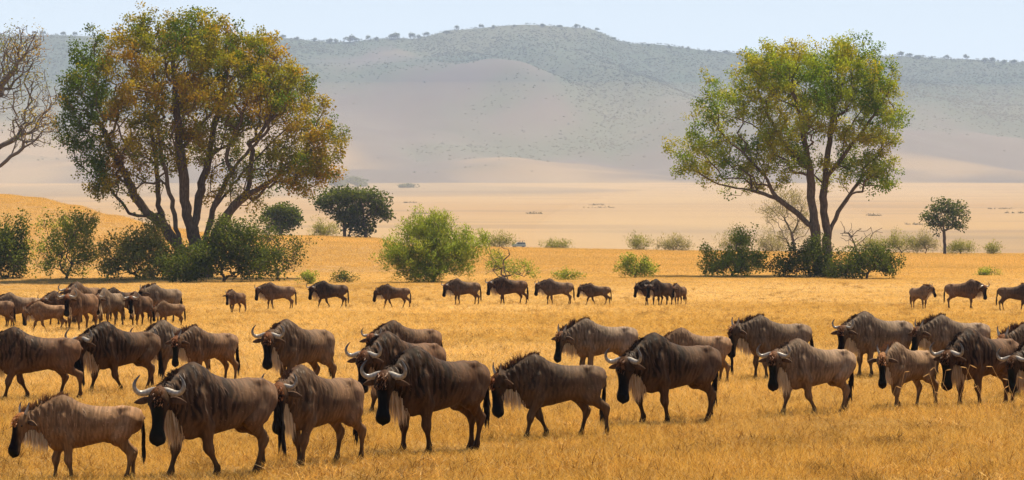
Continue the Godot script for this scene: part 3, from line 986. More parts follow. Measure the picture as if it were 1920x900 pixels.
func grow(limbs: Array, targets: Array, step: float, thrift: float, tip: float, power: float, wobble: float) -> Growth:
	var g := Growth.new()
	for limb in limbs:
		var pts: Array = limb
		var at := -1
		if g.pos.size() and not (pts[0] as Vector3).y < 0.0:
			var best := 1e9
			for i in g.pos.size():
				var dd: float = g.pos[i].distance_to(pts[0])
				if dd < best:
					best = dd
					at = i
		var cur := Curve3D.new()
		for k in pts.size():
			var a: Vector3 = pts[maxi(k - 1, 0)]
			var b: Vector3 = pts[mini(k + 1, pts.size() - 1)]
			cur.add_point(pts[k], (a - b) / 6.0, (b - a) / 6.0)
		var len := cur.get_baked_length()
		var steps := maxi(2, int(len / step))
		for k in steps + 1:
			if k == 0 and at >= 0: continue
			var p := cur.sample_baked(len * k / steps, true)
			if k > 0: p += Vector3(rng.randfn(), rng.randfn() * 0.5, rng.randfn()) * wobble * 0.35
			at = g.add(p, at)
	var centre := g.pos[0]
	targets.sort_custom(func(a, b): return centre.distance_squared_to(a) < centre.distance_squared_to(b))
	for q in targets:
		var target: Vector3 = q
		var best := 1e9
		var at := 0
		for i in g.pos.size():
			var cost := g.pos[i].distance_to(target) + thrift * g.path[i]
			if cost < best:
				best = cost
				at = i
		var from := g.pos[at]
		var len := from.distance_to(target)
		if len < step * 0.4: continue
		var steps := maxi(1, int(len / step))
		var dir := (from - g.pos[g.parent[at]]).normalized() if g.parent[at] >= 0 else Vector3.UP
		var bow := (dir * 0.5 + Vector3.UP * 0.25 + Vector3(rng.randfn(), rng.randfn(), rng.randfn()) * 0.15) * len * 0.3
		for k in range(1, steps + 1):
			var t := float(k) / steps
			var p := from.lerp(target, t) + bow * 4.0 * t * (1.0 - t) * (1.0 - t) + Vector3(rng.randfn(), rng.randfn(), rng.randfn()) * wobble * (0.2 if k == steps else 0.5)
			at = g.add(p, at)
	var n := g.pos.size()
	g.rad.resize(n)
	g.kids.resize(n)
	var acc := PackedFloat32Array()
	acc.resize(n)
	for i in range(n - 1, -1, -1):
		if g.kids[i] == 0: acc[i] = pow(tip, power)
		g.rad[i] = pow(acc[i], 1.0 / power)
		var par := g.parent[i]
		if par >= 0:
			acc[par] += acc[i]
			g.kids[par] += 1
	return g

func wood_mesh(g: Growth, flare: float, least := 0.0) -> ArrayMesh:
	var v := PackedVector3Array()
	var n := PackedVector3Array()
	var idx := PackedInt32Array()
	for i in g.pos.size():
		var par := g.parent[i]
		if par < 0 or g.rad[i] < least: continue
		var a := g.pos[par]
		var b := g.pos[i]
		var dir := (b - a).normalized()
		var r1 := g.rad[i]
		var r0 := minf(g.rad[par], r1 * 1.18)
		if g.parent[par] < 0: r0 = r1 * flare
		var sides := 4 if r1 < 0.05 else (6 if r1 < 0.14 else 10)
		var e1 := dir.cross(Vector3(0.3, 0.1, 1.0)).normalized()
		var e2 := dir.cross(e1)
		var first := v.size()
		for k in sides:
			var t := TAU * k / sides
			var o := e1 * cos(t) + e2 * sin(t)
			var lump := 1.0
			if r1 > 0.14: lump = 1.0 + 0.3 * noise_c.get_noise_3d(a.x * 2.0 + o.x * 0.8, a.y * 0.35, a.z * 2.0 + o.z * 0.8)
			var lump2 := 1.0
			if r1 > 0.14: lump2 = 1.0 + 0.3 * noise_c.get_noise_3d(b.x * 2.0 + o.x * 0.8, b.y * 0.35, b.z * 2.0 + o.z * 0.8)
			v.append(a - dir * r1 * 0.15 + o * r0 * lump)
			v.append(b + dir * r1 * 0.15 + o * r1 * lump2)
			n.append(o)
			n.append(o)
		for k in sides:
			var p := first + k * 2
			var q := first + (k + 1) % sides * 2
			idx.append_array([p, p + 1, q, q, p + 1, q + 1])
	return arrays_mesh(v, n, PackedColorArray(), idx)

# sprays of leaves: triangles of a small twig-end, made once per kind
var sprays := {}

func spray(kind: String, variant: int) -> Array:
	var key := kind + str(variant)
	if sprays.has(key): return sprays[key]
	var v := PackedVector3Array()
	var n := PackedVector3Array()
	var s: Dictionary = {
		"fig": {"n": 46, "r": 0.55, "l": 0.17, "w": 0.135, "flat": 0.75}, "broad": {"n": 22, "r": 0.42, "l": 0.2, "w": 0.14, "flat": 0.9}, "narrow": {"n": 28, "r": 0.36, "l": 0.17, "w": 0.065, "flat": 1.2},
		"sparse": {"n": 7, "r": 0.45, "l": 0.15, "w": 0.1, "flat": 0.8}, "clump": {"n": 26, "r": 0.7, "l": 0.34, "w": 0.27, "flat": 0.7}, "wispy": {"n": 26, "r": 0.55, "l": 0.3, "w": 0.05, "flat": 1.3},
		"ridge": {"n": 22, "r": 2.6, "l": 1.7, "w": 1.4, "flat": 0.7}}[kind]
	for k in s.n:
		var d := Vector3(rng.randfn(), rng.randfn() * s.flat, rng.randfn()).normalized()
		var p: Vector3 = d * s.r * pow(rng.randf(), 0.5)
		var along := (d + Vector3(rng.randfn(), rng.randfn() - 0.35, rng.randfn()) * 0.6).normalized()
		if kind == "narrow" or kind == "wispy": along = (along * 0.7 + Vector3.UP * 0.8).normalized()
		var side := along.cross(Vector3(rng.randfn(), rng.randfn(), rng.randfn())).normalized()
		var nn := side.cross(along).normalized()
		if nn.y < 0: nn = -nn
		var size := rng.randf_range(0.65, 1.25)
		var l: Vector3 = along * s.l * size
		var w: Vector3 = side * s.w * 0.5 * size
		var fold: Vector3 = nn * s.w * 0.18 * size
		v.append_array([p, p + l * 0.45 + w + fold, p + l, p, p + l, p + l * 0.45 - w + fold])
		nn = (nn + d * 0.8 + Vector3.UP * 0.3).normalized()      # leaves of a spray face outwards together
		var na := (nn - side * 0.2).normalized()
		var nb := (nn + side * 0.2).normalized()
		n.append_array([na, na, na, nb, nb, nb])
	wind(v, n, PackedColorArray())
	sprays[key] = [v, n]
	return sprays[key]

func leaf_mesh(spots: Array, kind: String, tint: Callable, scale_lo: float, scale_hi: float) -> ArrayMesh:
	var v := PackedVector3Array()
	var n := PackedVector3Array()
	var c := PackedColorArray()
	for q in spots:
		var p: Vector3 = q
		var s := spray(kind, rng.randi() % 5)
		var b := Basis.from_euler(Vector3(rng.randf_range(-0.5, 0.5), rng.randf() * TAU, rng.randf_range(-0.5, 0.5)))
		var k := rng.randf_range(scale_lo, scale_hi)
		var sv: PackedVector3Array = s[0]
		v.append_array(Transform3D(b.scaled(Vector3(k, k, k)), p) * sv)
		n.append_array(Transform3D(b, Vector3.ZERO) * (s[1] as PackedVector3Array))
		var col: Color = tint.call(p)
		for j in range(0, sv.size(), 6):
			var e := col * rng.randf_range(0.82, 1.18)
			e.a = 1.0
			c.append(e); c.append(e); c.append(e); c.append(e); c.append(e); c.append(e)
	return arrays_mesh(v, n, c, null, null, true)

func leaf_spots(g: Growth, below: float, each: float, spread: float) -> Array:
	var out := []
	for i in g.pos.size():
		if g.rad[i] <= below and g.parent[i] >= 0:
			var k := int(each) + (1 if rng.randf() < each - int(each) else 0)
			for j in k:
				out.append(g.pos[i] + Vector3(rng.randfn(), rng.randfn(), rng.randfn()) * spread)
	return out

# lobes given as [u, row, radius across, radius up, depth offset, radius deep, weight] round a foot at depth d
func lobes_at(foot: Vector3, d: float, list: Array) -> Array:
	var k := d / FOCAL
	var u0 := foot.x / d * FOCAL + 960.0
	var r0 := LEVEL - (foot.y - EYE) / d * FOCAL
	var out := []
	for l in list:
		out.append([Vector3((l[0] - u0) * k, (r0 - l[1]) * k, l[4]), Vector3(l[2] * k, l[3] * k, l[5]), l[6] if l.size() > 6 else 1.0])
	return out

func limbs_at(foot: Vector3, d: float, list: Array) -> Array:
	var k := d / FOCAL
	var u0 := foot.x / d * FOCAL + 960.0
	var r0 := LEVEL - (foot.y - EYE) / d * FOCAL
	var out := []
	for l in list:
		var pts := []
		for q in l:
			pts.append(Vector3((q[0] - u0) * k, (r0 - q[1]) * k, q[2]))
		out.append(pts)
	return out

func autumn(p: Vector3) -> Color:
	var f := noise_c.get_noise_3d(p.x * 0.16, p.y * 0.16, p.z * 0.16) * 0.8 + noise_c.get_noise_3d(p.x * 0.5, p.y * 0.5, p.z * 0.5) * 0.35 + rng.randfn() * 0.07
	if p.x < -7.5 and p.y > 8.0: f -= 0.5
	if f < -0.3: return Color(0.085, 0.13, 0.012)
	if f < 0.0: return Color(0.2, 0.19, 0.014)
	if f < 0.26: return Color(0.32, 0.235, 0.016)
	if f < 0.5: return Color(0.33, 0.185, 0.016)
	return Color(0.22, 0.115, 0.026)

func fresh(p: Vector3) -> Color:
	var f := noise_c.get_noise_3d(p.x * 0.2, p.y * 0.2, p.z * 0.2) * 0.8 + noise_c.get_noise_3d(p.x * 0.5, p.y * 0.5, p.z * 0.5) * 0.3 + rng.randfn() * 0.07
	if f < -0.18: return Color(0.115, 0.185, 0.014)
	if f < 0.08: return Color(0.24, 0.285, 0.02)
	if f < 0.3: return Color(0.34, 0.32, 0.024)
	return Color(0.35, 0.3, 0.024)

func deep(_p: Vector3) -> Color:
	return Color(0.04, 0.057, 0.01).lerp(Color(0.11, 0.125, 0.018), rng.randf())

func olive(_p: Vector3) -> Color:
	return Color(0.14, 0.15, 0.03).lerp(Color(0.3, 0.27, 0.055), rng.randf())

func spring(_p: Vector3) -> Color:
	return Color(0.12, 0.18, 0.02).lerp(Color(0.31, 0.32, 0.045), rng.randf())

func greyed(_p: Vector3) -> Color:
	return Color(0.19, 0.17, 0.07).lerp(Color(0.3, 0.25, 0.1), rng.randf())

func tree(called: String, label: String, category: String, group: String, foot: Vector3, limbs: Array, lobes: Array, o: Dictionary) -> Node3D:
	var targets := crown_points(lobes, o.points, o.get("shell", 0.45))
	var g := grow(limbs, targets, o.get("step", 0.6), o.get("thrift", 0.35), o.get("tip", 0.02), o.get("power", 2.0), o.get("wobble", 0.12))
	var root := base(called, foot)
	tag(root, label, category, group)
	part(o.get("wood_name", "trunk"), wood_mesh(g, o.get("flare", 1.25), o.get("least", 0.0)), M[o.get("bark", "bark")], root)
	if o.get("each", 1.0) > 0.0:
		var spots := leaf_spots(g, o.get("below", 0.035), o.get("each", 1.0), o.get("spread", 0.3))
		if o.has("bare"):      # twigs of some lobes carry few leaves
			var keep := []
			for p in spots:
				if rng.randf() > (o.bare as Callable).call(p): keep.append(p)
			spots = keep
		if spots.size(): part("crown" if category == "tree" else "foliage", leaf_mesh(spots, o.leaf, o.tint, o.get("lo", 0.8), o.get("hi", 1.25)), M.leaf, root)
	return root

func bush(label: String, u: float, row: float, lobes: Array, o: Dictionary, called := "bush", group := "bushes of the meadow edge") -> void:
	var foot := on_ground(u, row) if not o.has("depth") else at_depth(u, o.depth)
	var d := -foot.z
	var limbs := [[Vector3(0, -0.1, 0), Vector3(0.05, 0.35, 0)]]
	o.merge({"step": 0.35, "thrift": 0.15, "tip": 0.014, "power": 2.2, "wobble": 0.06, "wood_name": "stems", "flare": 1.0, "shell": 0.6}, false)
	var ragged := lobes.duplicate()      # shoots that break the outline
	for l in lobes:
		for k in 2:
			var a := rng.randf_range(-0.3, PI + 0.3)
			ragged.append([l[0] + cos(a) * l[2] * 1.05, l[1] - sin(a) * l[3] * 1.05, l[2] * 0.22, l[3] * 0.4, l[4], l[5] * 0.4, 0.5])
	tree(called, label, "bush", group, foot, limbs, lobes_at(foot, d, ragged), o)

func plant_all() -> void:
	# the great fig tree with many stems
	var foot := at_depth(368.0, 245.0)
	var limbs := limbs_at(foot, 245.0, [
		[[372, 535, 0], [370, 470, 0], [352, 405, 0.5], [346, 330, 1], [336, 250, 1.2], [328, 150, 0.5]],
		[[378, 470, 0.2], [392, 430, 0.6], [405, 385, 1.2], [432, 335, 1.8], [470, 285, 2.5], [520, 235, 3]],
		[[352, 535, -0.8], [335, 470, -1], [305, 420, -1.4], [292, 370, -1.8], [286, 300, -2.4], [268, 200, -3]],
		[[305, 425, -1.4], [262, 385, -1], [236, 335, -0.5], [205, 270, 0], [170, 195, 0.5]],
		[[366, 420, 0.2], [374, 360, -0.6], [388, 290, -1.6], [402, 200, -2.6], [425, 110, -3]],
		[[342, 480, 0.8], [330, 400, 1.6], [318, 330, 2.4], [306, 250, 3.2], [296, 140, 3.6]],
		[[392, 535, 0.6], [402, 455, 0.8], [442, 385, 1.2], [505, 345, 1.8], [565, 305, 2.4], [615, 262, 2.6]],
		[[292, 405, -1.5], [245, 400, -0.5], [205, 350, 0.8], [165, 318, 1.6], [146, 300, 2]],
		[[398, 400, 1], [450, 330, -0.5], [500, 270, -2], [560, 210, -3]],
	])
	var lobes := lobes_at(foot, 245.0, [[365, 150, 210, 115, 0, 8.5, 1.3], [330, 75, 150, 55, 0, 6, 1.2], [440, 100, 100, 55, -1, 5], [180, 190, 72, 85, 1, 5, 1.3], [170, 110, 45, 55, 0, 3.5], [520, 200, 100, 75, 0, 6, 1.1], [600, 265, 50, 55, 1, 4, 1.2], [550, 300, 80, 50, 1, 5], [300, 270, 120, 60, 0, 7, 0.7], [430, 280, 130, 55, 0, 7, 0.7], [200, 310, 55, 60, 1, 4, 0.9], [240, 345, 80, 42, 1, 5, 0.7], [455, 350, 85, 42, 1, 5, 0.7], [570, 325, 65, 38, 1, 4, 0.9], [145, 250, 42, 60, 1, 3.5, 0.9]])
	tree("fig_tree", "spreading many stemmed fig tree with green, yellow and rusty leaves above dark bushes", "tree", "", foot, limbs, lobes,
		{"points": 1350, "leaf": "fig", "tint": autumn, "tip": 0.026, "power": 1.75, "each": 2.4, "spread": 0.25, "below": 0.045, "thrift": 0.3, "wobble": 0.16,
		"bare": func(p: Vector3) -> float: return clampf((12.0 - p.y) / 8.0, 0.0, 0.6) if absf(p.x) < 6.5 else clampf((8.0 - p.y) / 10.0, 0.0, 0.3)})
	# the tall tree with two trunks
	foot = at_depth(1545.0, 250.0)
	limbs = limbs_at(foot, 250.0, [
		[[1536, 530, 0], [1530, 450, 0], [1522, 385, 0.2], [1516, 310, 0.5], [1500, 230, 1], [1480, 150, 1.4]],
		[[1558, 530, -0.6], [1552, 450, -0.6], [1546, 385, -0.5], [1550, 320, -0.6], [1560, 250, -1], [1578, 160, -1.4]],
		[[1526, 428, 0.1], [1490, 396, 0.6], [1456, 372, 1.2], [1430, 330, 1.6], [1390, 290, 2], [1342, 245, 2.2]],
		[[1456, 372, 1.2], [1402, 356, 0.4], [1350, 346, -0.6], [1295, 312, -1.5]],
		[[1552, 445, -0.6], [1576, 395, -1], [1606, 350, -1.4], [1640, 308, -1.8], [1664, 265, -2]],
		[[1546, 340, -0.5], [1590, 280, 0.5], [1632, 220, 1.5], [1662, 175, 2]],
		[[1517, 322, 0.4], [1470, 262, -0.8], [1432, 190, -1.8], [1418, 130, -2.2]],
	])
	lobes = lobes_at(foot, 250.0, [[1530, 140, 165, 68, 0, 6.5, 1.4], [1625, 205, 82, 95, 0, 5, 1.2], [1510, 230, 130, 95, 0, 7, 1.0], [1350, 195, 68, 58, 1, 4, 0.9], [1310, 290, 62, 46, 0, 4, 1.1], [1425, 285, 90, 65, 1, 5, 1.0], [1400, 335, 75, 35, 0, 4, 0.8], [1650, 320, 45, 48, 0, 3.5, 0.9], [1440, 125, 75, 50, 0, 4.5, 1.2], [1600, 320, 70, 50, -1, 4, 0.6], [1600, 105, 60, 35, 0, 4]])
	tree("broadleaf_tree", "tall green tree with two bare trunks and an airy rounded crown", "tree", "", foot, limbs, lobes,
		{"points": 980, "leaf": "fig", "tint": fresh, "tip": 0.023, "power": 1.85, "each": 2.2, "spread": 0.25, "below": 0.045, "thrift": 0.3, "wobble": 0.15, "lo": 0.7, "hi": 1.15,
		"bare": func(p: Vector3) -> float: return clampf((10.0 - p.y) / 9.0, 0.0, 0.5)})
	# the nearly bare tree that reaches in from the side
	foot = at_depth(-75.0, 235.0)
	limbs = limbs_at(foot, 235.0, [
		[[-75, 540, 0], [-68, 430, 0], [-55, 330, 0.3], [-30, 240, 0.6], [5, 165, 1], [50, 105, 1.2], [72, 60, 1]],
		[[-55, 330, 0.3], [-10, 280, -0.6], [40, 250, -1.2], [100, 225, -1.6]],
		[[-62, 380, 0], [-20, 330, 0.8], [20, 300, 1.4], [75, 262, 1.6]],
		[[-40, 270, 0.5], [-70, 180, -0.5], [-95, 110, -1]],
		[[-60, 350, 0], [-120, 290, 1], [-190, 230, 1.5]],
	])
	lobes = lobes_at(foot, 235.0, [[20, 130, 70, 85, 0, 4.5, 1.2], [45, 85, 45, 40, 0, 3, 1.3], [60, 235, 52, 45, 0, 3.5, 1.4], [90, 190, 30, 40, 0, 2], [-90, 160, 80, 110, 0, 5, 0.2], [-180, 230, 70, 60, 1, 4, 0.15]])
	tree("bare_tree", "nearly leafless tree with fine reddish twigs beside the fig tree", "tree", "", foot, limbs, lobes,
		{"points": 1500, "leaf": "sparse", "tint": autumn, "tip": 0.019, "power": 2.0, "each": 0.5, "spread": 0.3, "below": 0.03, "thrift": 0.25, "wobble": 0.2, "bark": "bark_red"})
	# trees on the rise behind
	foot = at_depth(665.0, 405.0)
	tree("dark_tree", "broad dark green tree with two stems on the rise beside a pale shrub", "tree", "trees on the rise", foot,
		limbs_at(foot, 405.0, [[[646, 455, 0], [645, 420, 0], [635, 390, 0.5], [618, 370, 1]], [[688, 455, 0.5], [684, 420, 0.5], [678, 385, 0], [670, 365, 0]], [[684, 410, 0.5], [705, 390, 0], [722, 400, 0]]]),
		lobes_at(foot, 405.0, [[632, 372, 34, 20, 0, 3], [672, 368, 34, 17, 0, 3.4], [704, 385, 24, 22, 0, 2.6], [720, 403, 12, 14, 0, 1.6], [606, 382, 14, 14, 0, 1.6], [655, 400, 36, 24, 0, 2.5], [672, 425, 34, 16, 0, 2, 0.8]]),
		{"points": 330, "leaf": "clump", "tint": deep, "tip": 0.03, "each": 1.0, "spread": 0.3, "below": 0.06, "step": 0.5})
	foot = at_depth(528.0, 400.0)
	tree("dark_tree", "small dark domed tree between the fig tree and the two stemmed tree on the rise", "tree", "trees on the rise", foot,
		limbs_at(foot, 400.0, [[[526, 455, 0], [526, 420, 0], [528, 402, 0]]]), lobes_at(foot, 400.0, [[530, 398, 32, 14, 0, 2.6], [548, 408, 18, 15, 0, 1.8], [510, 406, 18, 14, 0, 2], [525, 425, 20, 12, 0, 1.6]]),
		{"points": 170, "leaf": "clump", "tint": deep, "tip": 0.03, "each": 1.0, "spread": 0.25, "below": 0.06, "step": 0.5})
	foot = at_depth(1771.0, 410.0)
	tree("dark_tree", "small round crowned tree on a single straight trunk beside grey green shrubs", "tree", "trees on the rise", foot,
		limbs_at(foot, 410.0, [[[1771, 480, 0], [1771, 445, 0], [1769, 425, 0], [1765, 400, 0.5]], [[1770, 435, 0], [1785, 420, -0.5], [1795, 405, -0.6]]]),
		lobes_at(foot, 410.0, [[1768, 388, 28, 17, 0, 2.6], [1745, 408, 19, 15, 0, 2], [1795, 400, 18, 20, 0, 2], [1770, 415, 36, 16, 0, 2.5], [1800, 422, 14, 9, 0, 1.4]]),
		{"points": 130, "leaf": "clump", "tint": deep, "tip": 0.028, "each": 1.0, "spread": 0.25, "below": 0.055, "step": 0.5, "lo": 0.65, "hi": 1.0})
	foot = at_depth(1475.0, 400.0)
	tree("grey_tree", "thin greyish tree standing in the haze behind the two trunked tree", "tree", "trees on the rise", foot,
		limbs_at(foot, 400.0, [[[1490, 480, 0], [1485, 440, 0], [1470, 410, 0.5], [1450, 390, 1]], [[1486, 440, 0], [1500, 410, -0.5], [1505, 390, -1]]]),
		lobes_at(foot, 400.0, [[1450, 395, 34, 22, 0, 3], [1485, 375, 36, 26, 0, 3], [1500, 405, 30, 30, 0, 2.5], [1480, 440, 32, 22, 0, 2.5]]),
		{"points": 260, "leaf": "wispy", "tint": greyed, "tip": 0.022, "each": 0.9, "spread": 0.35, "below": 0.045, "step": 0.5})
	# bushes along the edge of the meadow
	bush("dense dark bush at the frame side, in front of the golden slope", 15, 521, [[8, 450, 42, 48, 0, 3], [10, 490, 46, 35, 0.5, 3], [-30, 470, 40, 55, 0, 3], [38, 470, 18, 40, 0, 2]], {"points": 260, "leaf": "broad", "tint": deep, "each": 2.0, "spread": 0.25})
	bush("ragged yellow green bush between the dense dark bush and the fig tree", 125, 523, [[130, 440, 42, 40, 0, 2.6], [110, 480, 55, 38, 0, 2.6], [160, 420, 26, 26, 0.3, 2], [82, 420, 22, 18, 0, 1.4, 0.4], [165, 480, 30, 38, 0, 2]], {"points": 330, "leaf": "broad", "tint": spring, "each": 1.3, "spread": 0.3, "lo": 0.7, "hi": 1.0})
	bush("olive bush on the sunny side of the fig tree's stems", 255, 524, [[255, 475, 55, 42, 1.2, 3], [290, 450, 35, 40, 1, 2.5], [215, 500, 32, 24, 1, 2], [300, 495, 50, 32, 1.5, 3]], {"points": 330, "leaf": "broad", "tint": olive, "each": 1.5, "spread": 0.3})
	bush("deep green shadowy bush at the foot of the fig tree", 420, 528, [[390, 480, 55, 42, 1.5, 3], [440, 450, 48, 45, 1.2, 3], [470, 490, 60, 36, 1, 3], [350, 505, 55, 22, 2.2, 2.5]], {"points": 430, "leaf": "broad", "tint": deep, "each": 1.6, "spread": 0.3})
	bush("loose dark bush with stray leafy twigs beside the fig tree", 520, 526, [[515, 480, 40, 42, 0.5, 2.5], [550, 480, 32, 28, 0.3, 2, 0.7], [500, 440, 30, 26, 0.5, 2], [560, 455, 20, 14, 0, 1.4, 0.5]], {"points": 230, "leaf": "sparse", "tint": deep, "each": 2.0, "spread": 0.25, "lo": 0.9, "hi": 1.4})
	bush("round bright green bush standing alone in the golden grass", 812, 529, [[815, 470, 75, 48, 0, 3.4], [800, 430, 45, 30, 0, 2.4], [750, 480, 36, 36, 0, 2.4], [870, 470, 36, 45, 0, 2.4], [815, 410, 20, 14, 0, 1.2], [800, 505, 70, 24, 0.5, 3]], {"points": 560, "leaf": "narrow", "tint": spring, "each": 2.4, "spread": 0.28, "tip": 0.012})
	bush("straggly bush with bent bare stems beside the round green bush", 945, 526, [[930, 495, 34, 28, 0, 2], [965, 508, 36, 16, 0, 2], [905, 450, 16, 22, 0, 1.2], [992, 510, 16, 16, 0, 1, 0.6]], {"points": 150, "leaf": "narrow", "tint": spring, "each": 0.7, "spread": 0.3})
	bush("low leafy shrub with two dead stalks in the middle of the field", 1190, 521, [[1190, 505, 34, 13, 0, 1.6], [1178, 492, 14, 12, 0, 1], [1215, 500, 14, 18, 0, 1]], {"points": 110, "leaf": "broad", "tint": spring, "each": 1.4, "spread": 0.18, "lo": 0.55, "hi": 0.85})
	bush("upright glossy green bush left standing apart from the two trunked tree", 1372, 519, [[1390, 450, 26, 24, 0, 1.5], [1372, 490, 40, 26, 0, 2], [1330, 478, 14, 22, 0, 1.2], [1420, 490, 18, 14, 0, 1.2], [1395, 495, 36, 22, 0, 2], [1335, 505, 24, 13, 0, 1.5]], {"points": 260, "leaf": "broad", "tint": spring, "each": 1.7, "spread": 0.22, "lo": 0.7, "hi": 1.0})
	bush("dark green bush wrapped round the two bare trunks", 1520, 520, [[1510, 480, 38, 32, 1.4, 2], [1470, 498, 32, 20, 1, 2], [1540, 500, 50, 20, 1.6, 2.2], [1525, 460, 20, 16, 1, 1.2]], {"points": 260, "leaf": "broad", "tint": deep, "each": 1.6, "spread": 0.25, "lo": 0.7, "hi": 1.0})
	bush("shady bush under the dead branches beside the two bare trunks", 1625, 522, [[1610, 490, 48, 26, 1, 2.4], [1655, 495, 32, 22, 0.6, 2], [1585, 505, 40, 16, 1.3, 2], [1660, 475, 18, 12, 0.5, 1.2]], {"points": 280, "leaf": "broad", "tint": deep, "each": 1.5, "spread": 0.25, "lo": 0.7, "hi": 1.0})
	for s in [[580, 533, 580, 520, 15, 10, "small tuft of a bush just outside the loose dark bush"], [645, 530, 645, 520, 26, 8, "flat dark little shrub in the golden grass before the rise"], [1845, 517, 1850, 511, 20, 6, "low green sprig of a shrub in the open field beyond the lone bull"], [1065, 525, 1065, 516, 26, 9, "thin low weeds in the field beyond the far line"]]:
		bush(s[6], s[0], s[1], [[s[2], s[3], s[4], s[5], 0, 1.0]], {"points": 45, "leaf": "broad", "tint": deep if s[0] == 645 else spring, "each": 1.2, "spread": 0.15, "lo": 0.45, "hi": 0.8})
	# pale shrubs along the rise, half lost in the haze
	for s in [[612, 430, 24, 13, "pale olive shrub leaning on the two stemmed dark tree"], [936, 450, 22, 14, "hazy shrub beside the safari car"], [1200, 455, 18, 15, "rounded grey green shrub beside a wider one on the rise"], [1262, 456, 34, 16, "wide grey green shrub on the open rise"], [1380, 448, 30, 22, "dull shrub on the rise behind the upright glossy bush"], [1445, 452, 26, 24, "dense grey shrub below the thin greyish tree"], [1640, 458, 24, 14, "light green shrub on the rise behind the dead branches"], [1690, 452, 30, 20, "yellow topped shrub in front of the round crowned tree"], [1735, 452, 26, 20, "grey brown shrub touching the trunk of the round crowned tree"], [1800, 464, 26, 9, "low thin shrub beyond the straight trunk"], [1862, 466, 12, 8, "tiny pale shrub at the end of the row on the rise"], [1045, 460, 22, 6, "flat tuft of shrub on the bare middle of the rise"]]:
		bush(s[4], s[0], 0, [[s[0] - s[2] * 0.3, s[1] + s[3] * 0.3, s[2] * 0.85, s[3] * 0.7, 0, s[2] * 0.06], [s[0] + s[2] * rng.randf_range(-0.5, 0.6), s[1] - s[3] * 0.1, s[2] * 0.4, s[3] * 0.85, 0, s[2] * 0.03], [s[0] + s[2] * 0.6, s[1] + s[3] * 0.3, s[2] * 0.5, s[3] * 0.6, 0, s[2] * 0.04]],
			{"depth": 412.0, "points": int(30 + s[2] * 3.5), "leaf": "wispy", "tint": greyed if s[0] in [1445, 1735, 1380, 1262] else olive, "each": 1.0, "spread": 0.35, "below": 0.05}, "pale_shrub", "pale shrubs along the rise")
	# dead branches beside the right tree
	foot = at_depth(1600.0, 243.0)
	tree("dead_shrub", "leafless grey branches arching out of the shady bush beside the two trunks", "shrub", "", foot, [[Vector3(0, -0.2, 0), Vector3(-0.3, 1.0, 0)]],
		lobes_at(foot, 243.0, [[1600, 450, 35, 28, 0, 1.6], [1640, 432, 22, 12, 0, 1.2], [1585, 430, 18, 20, 0, 1]]), {"points": 70, "each": 0.0, "tip": 0.02, "power": 2.2, "thrift": 0.15, "wood_name": "branches", "wobble": 0.2})
	foot = on_ground(955.0, 527.0)
	tree("dead_shrub", "few bent bare stems rising out of the straggly bush", "shrub", "", foot, [[Vector3(0, -0.2, 0), Vector3(-0.4, 0.8, 0)]],
		lobes_at(foot, -foot.z, [[940, 475, 16, 22, 0, 0.8], [960, 470, 6, 18, 0, 0.5]]), {"points": 9, "each": 0.0, "tip": 0.03, "power": 2.4, "thrift": 0.1, "wood_name": "branches"})

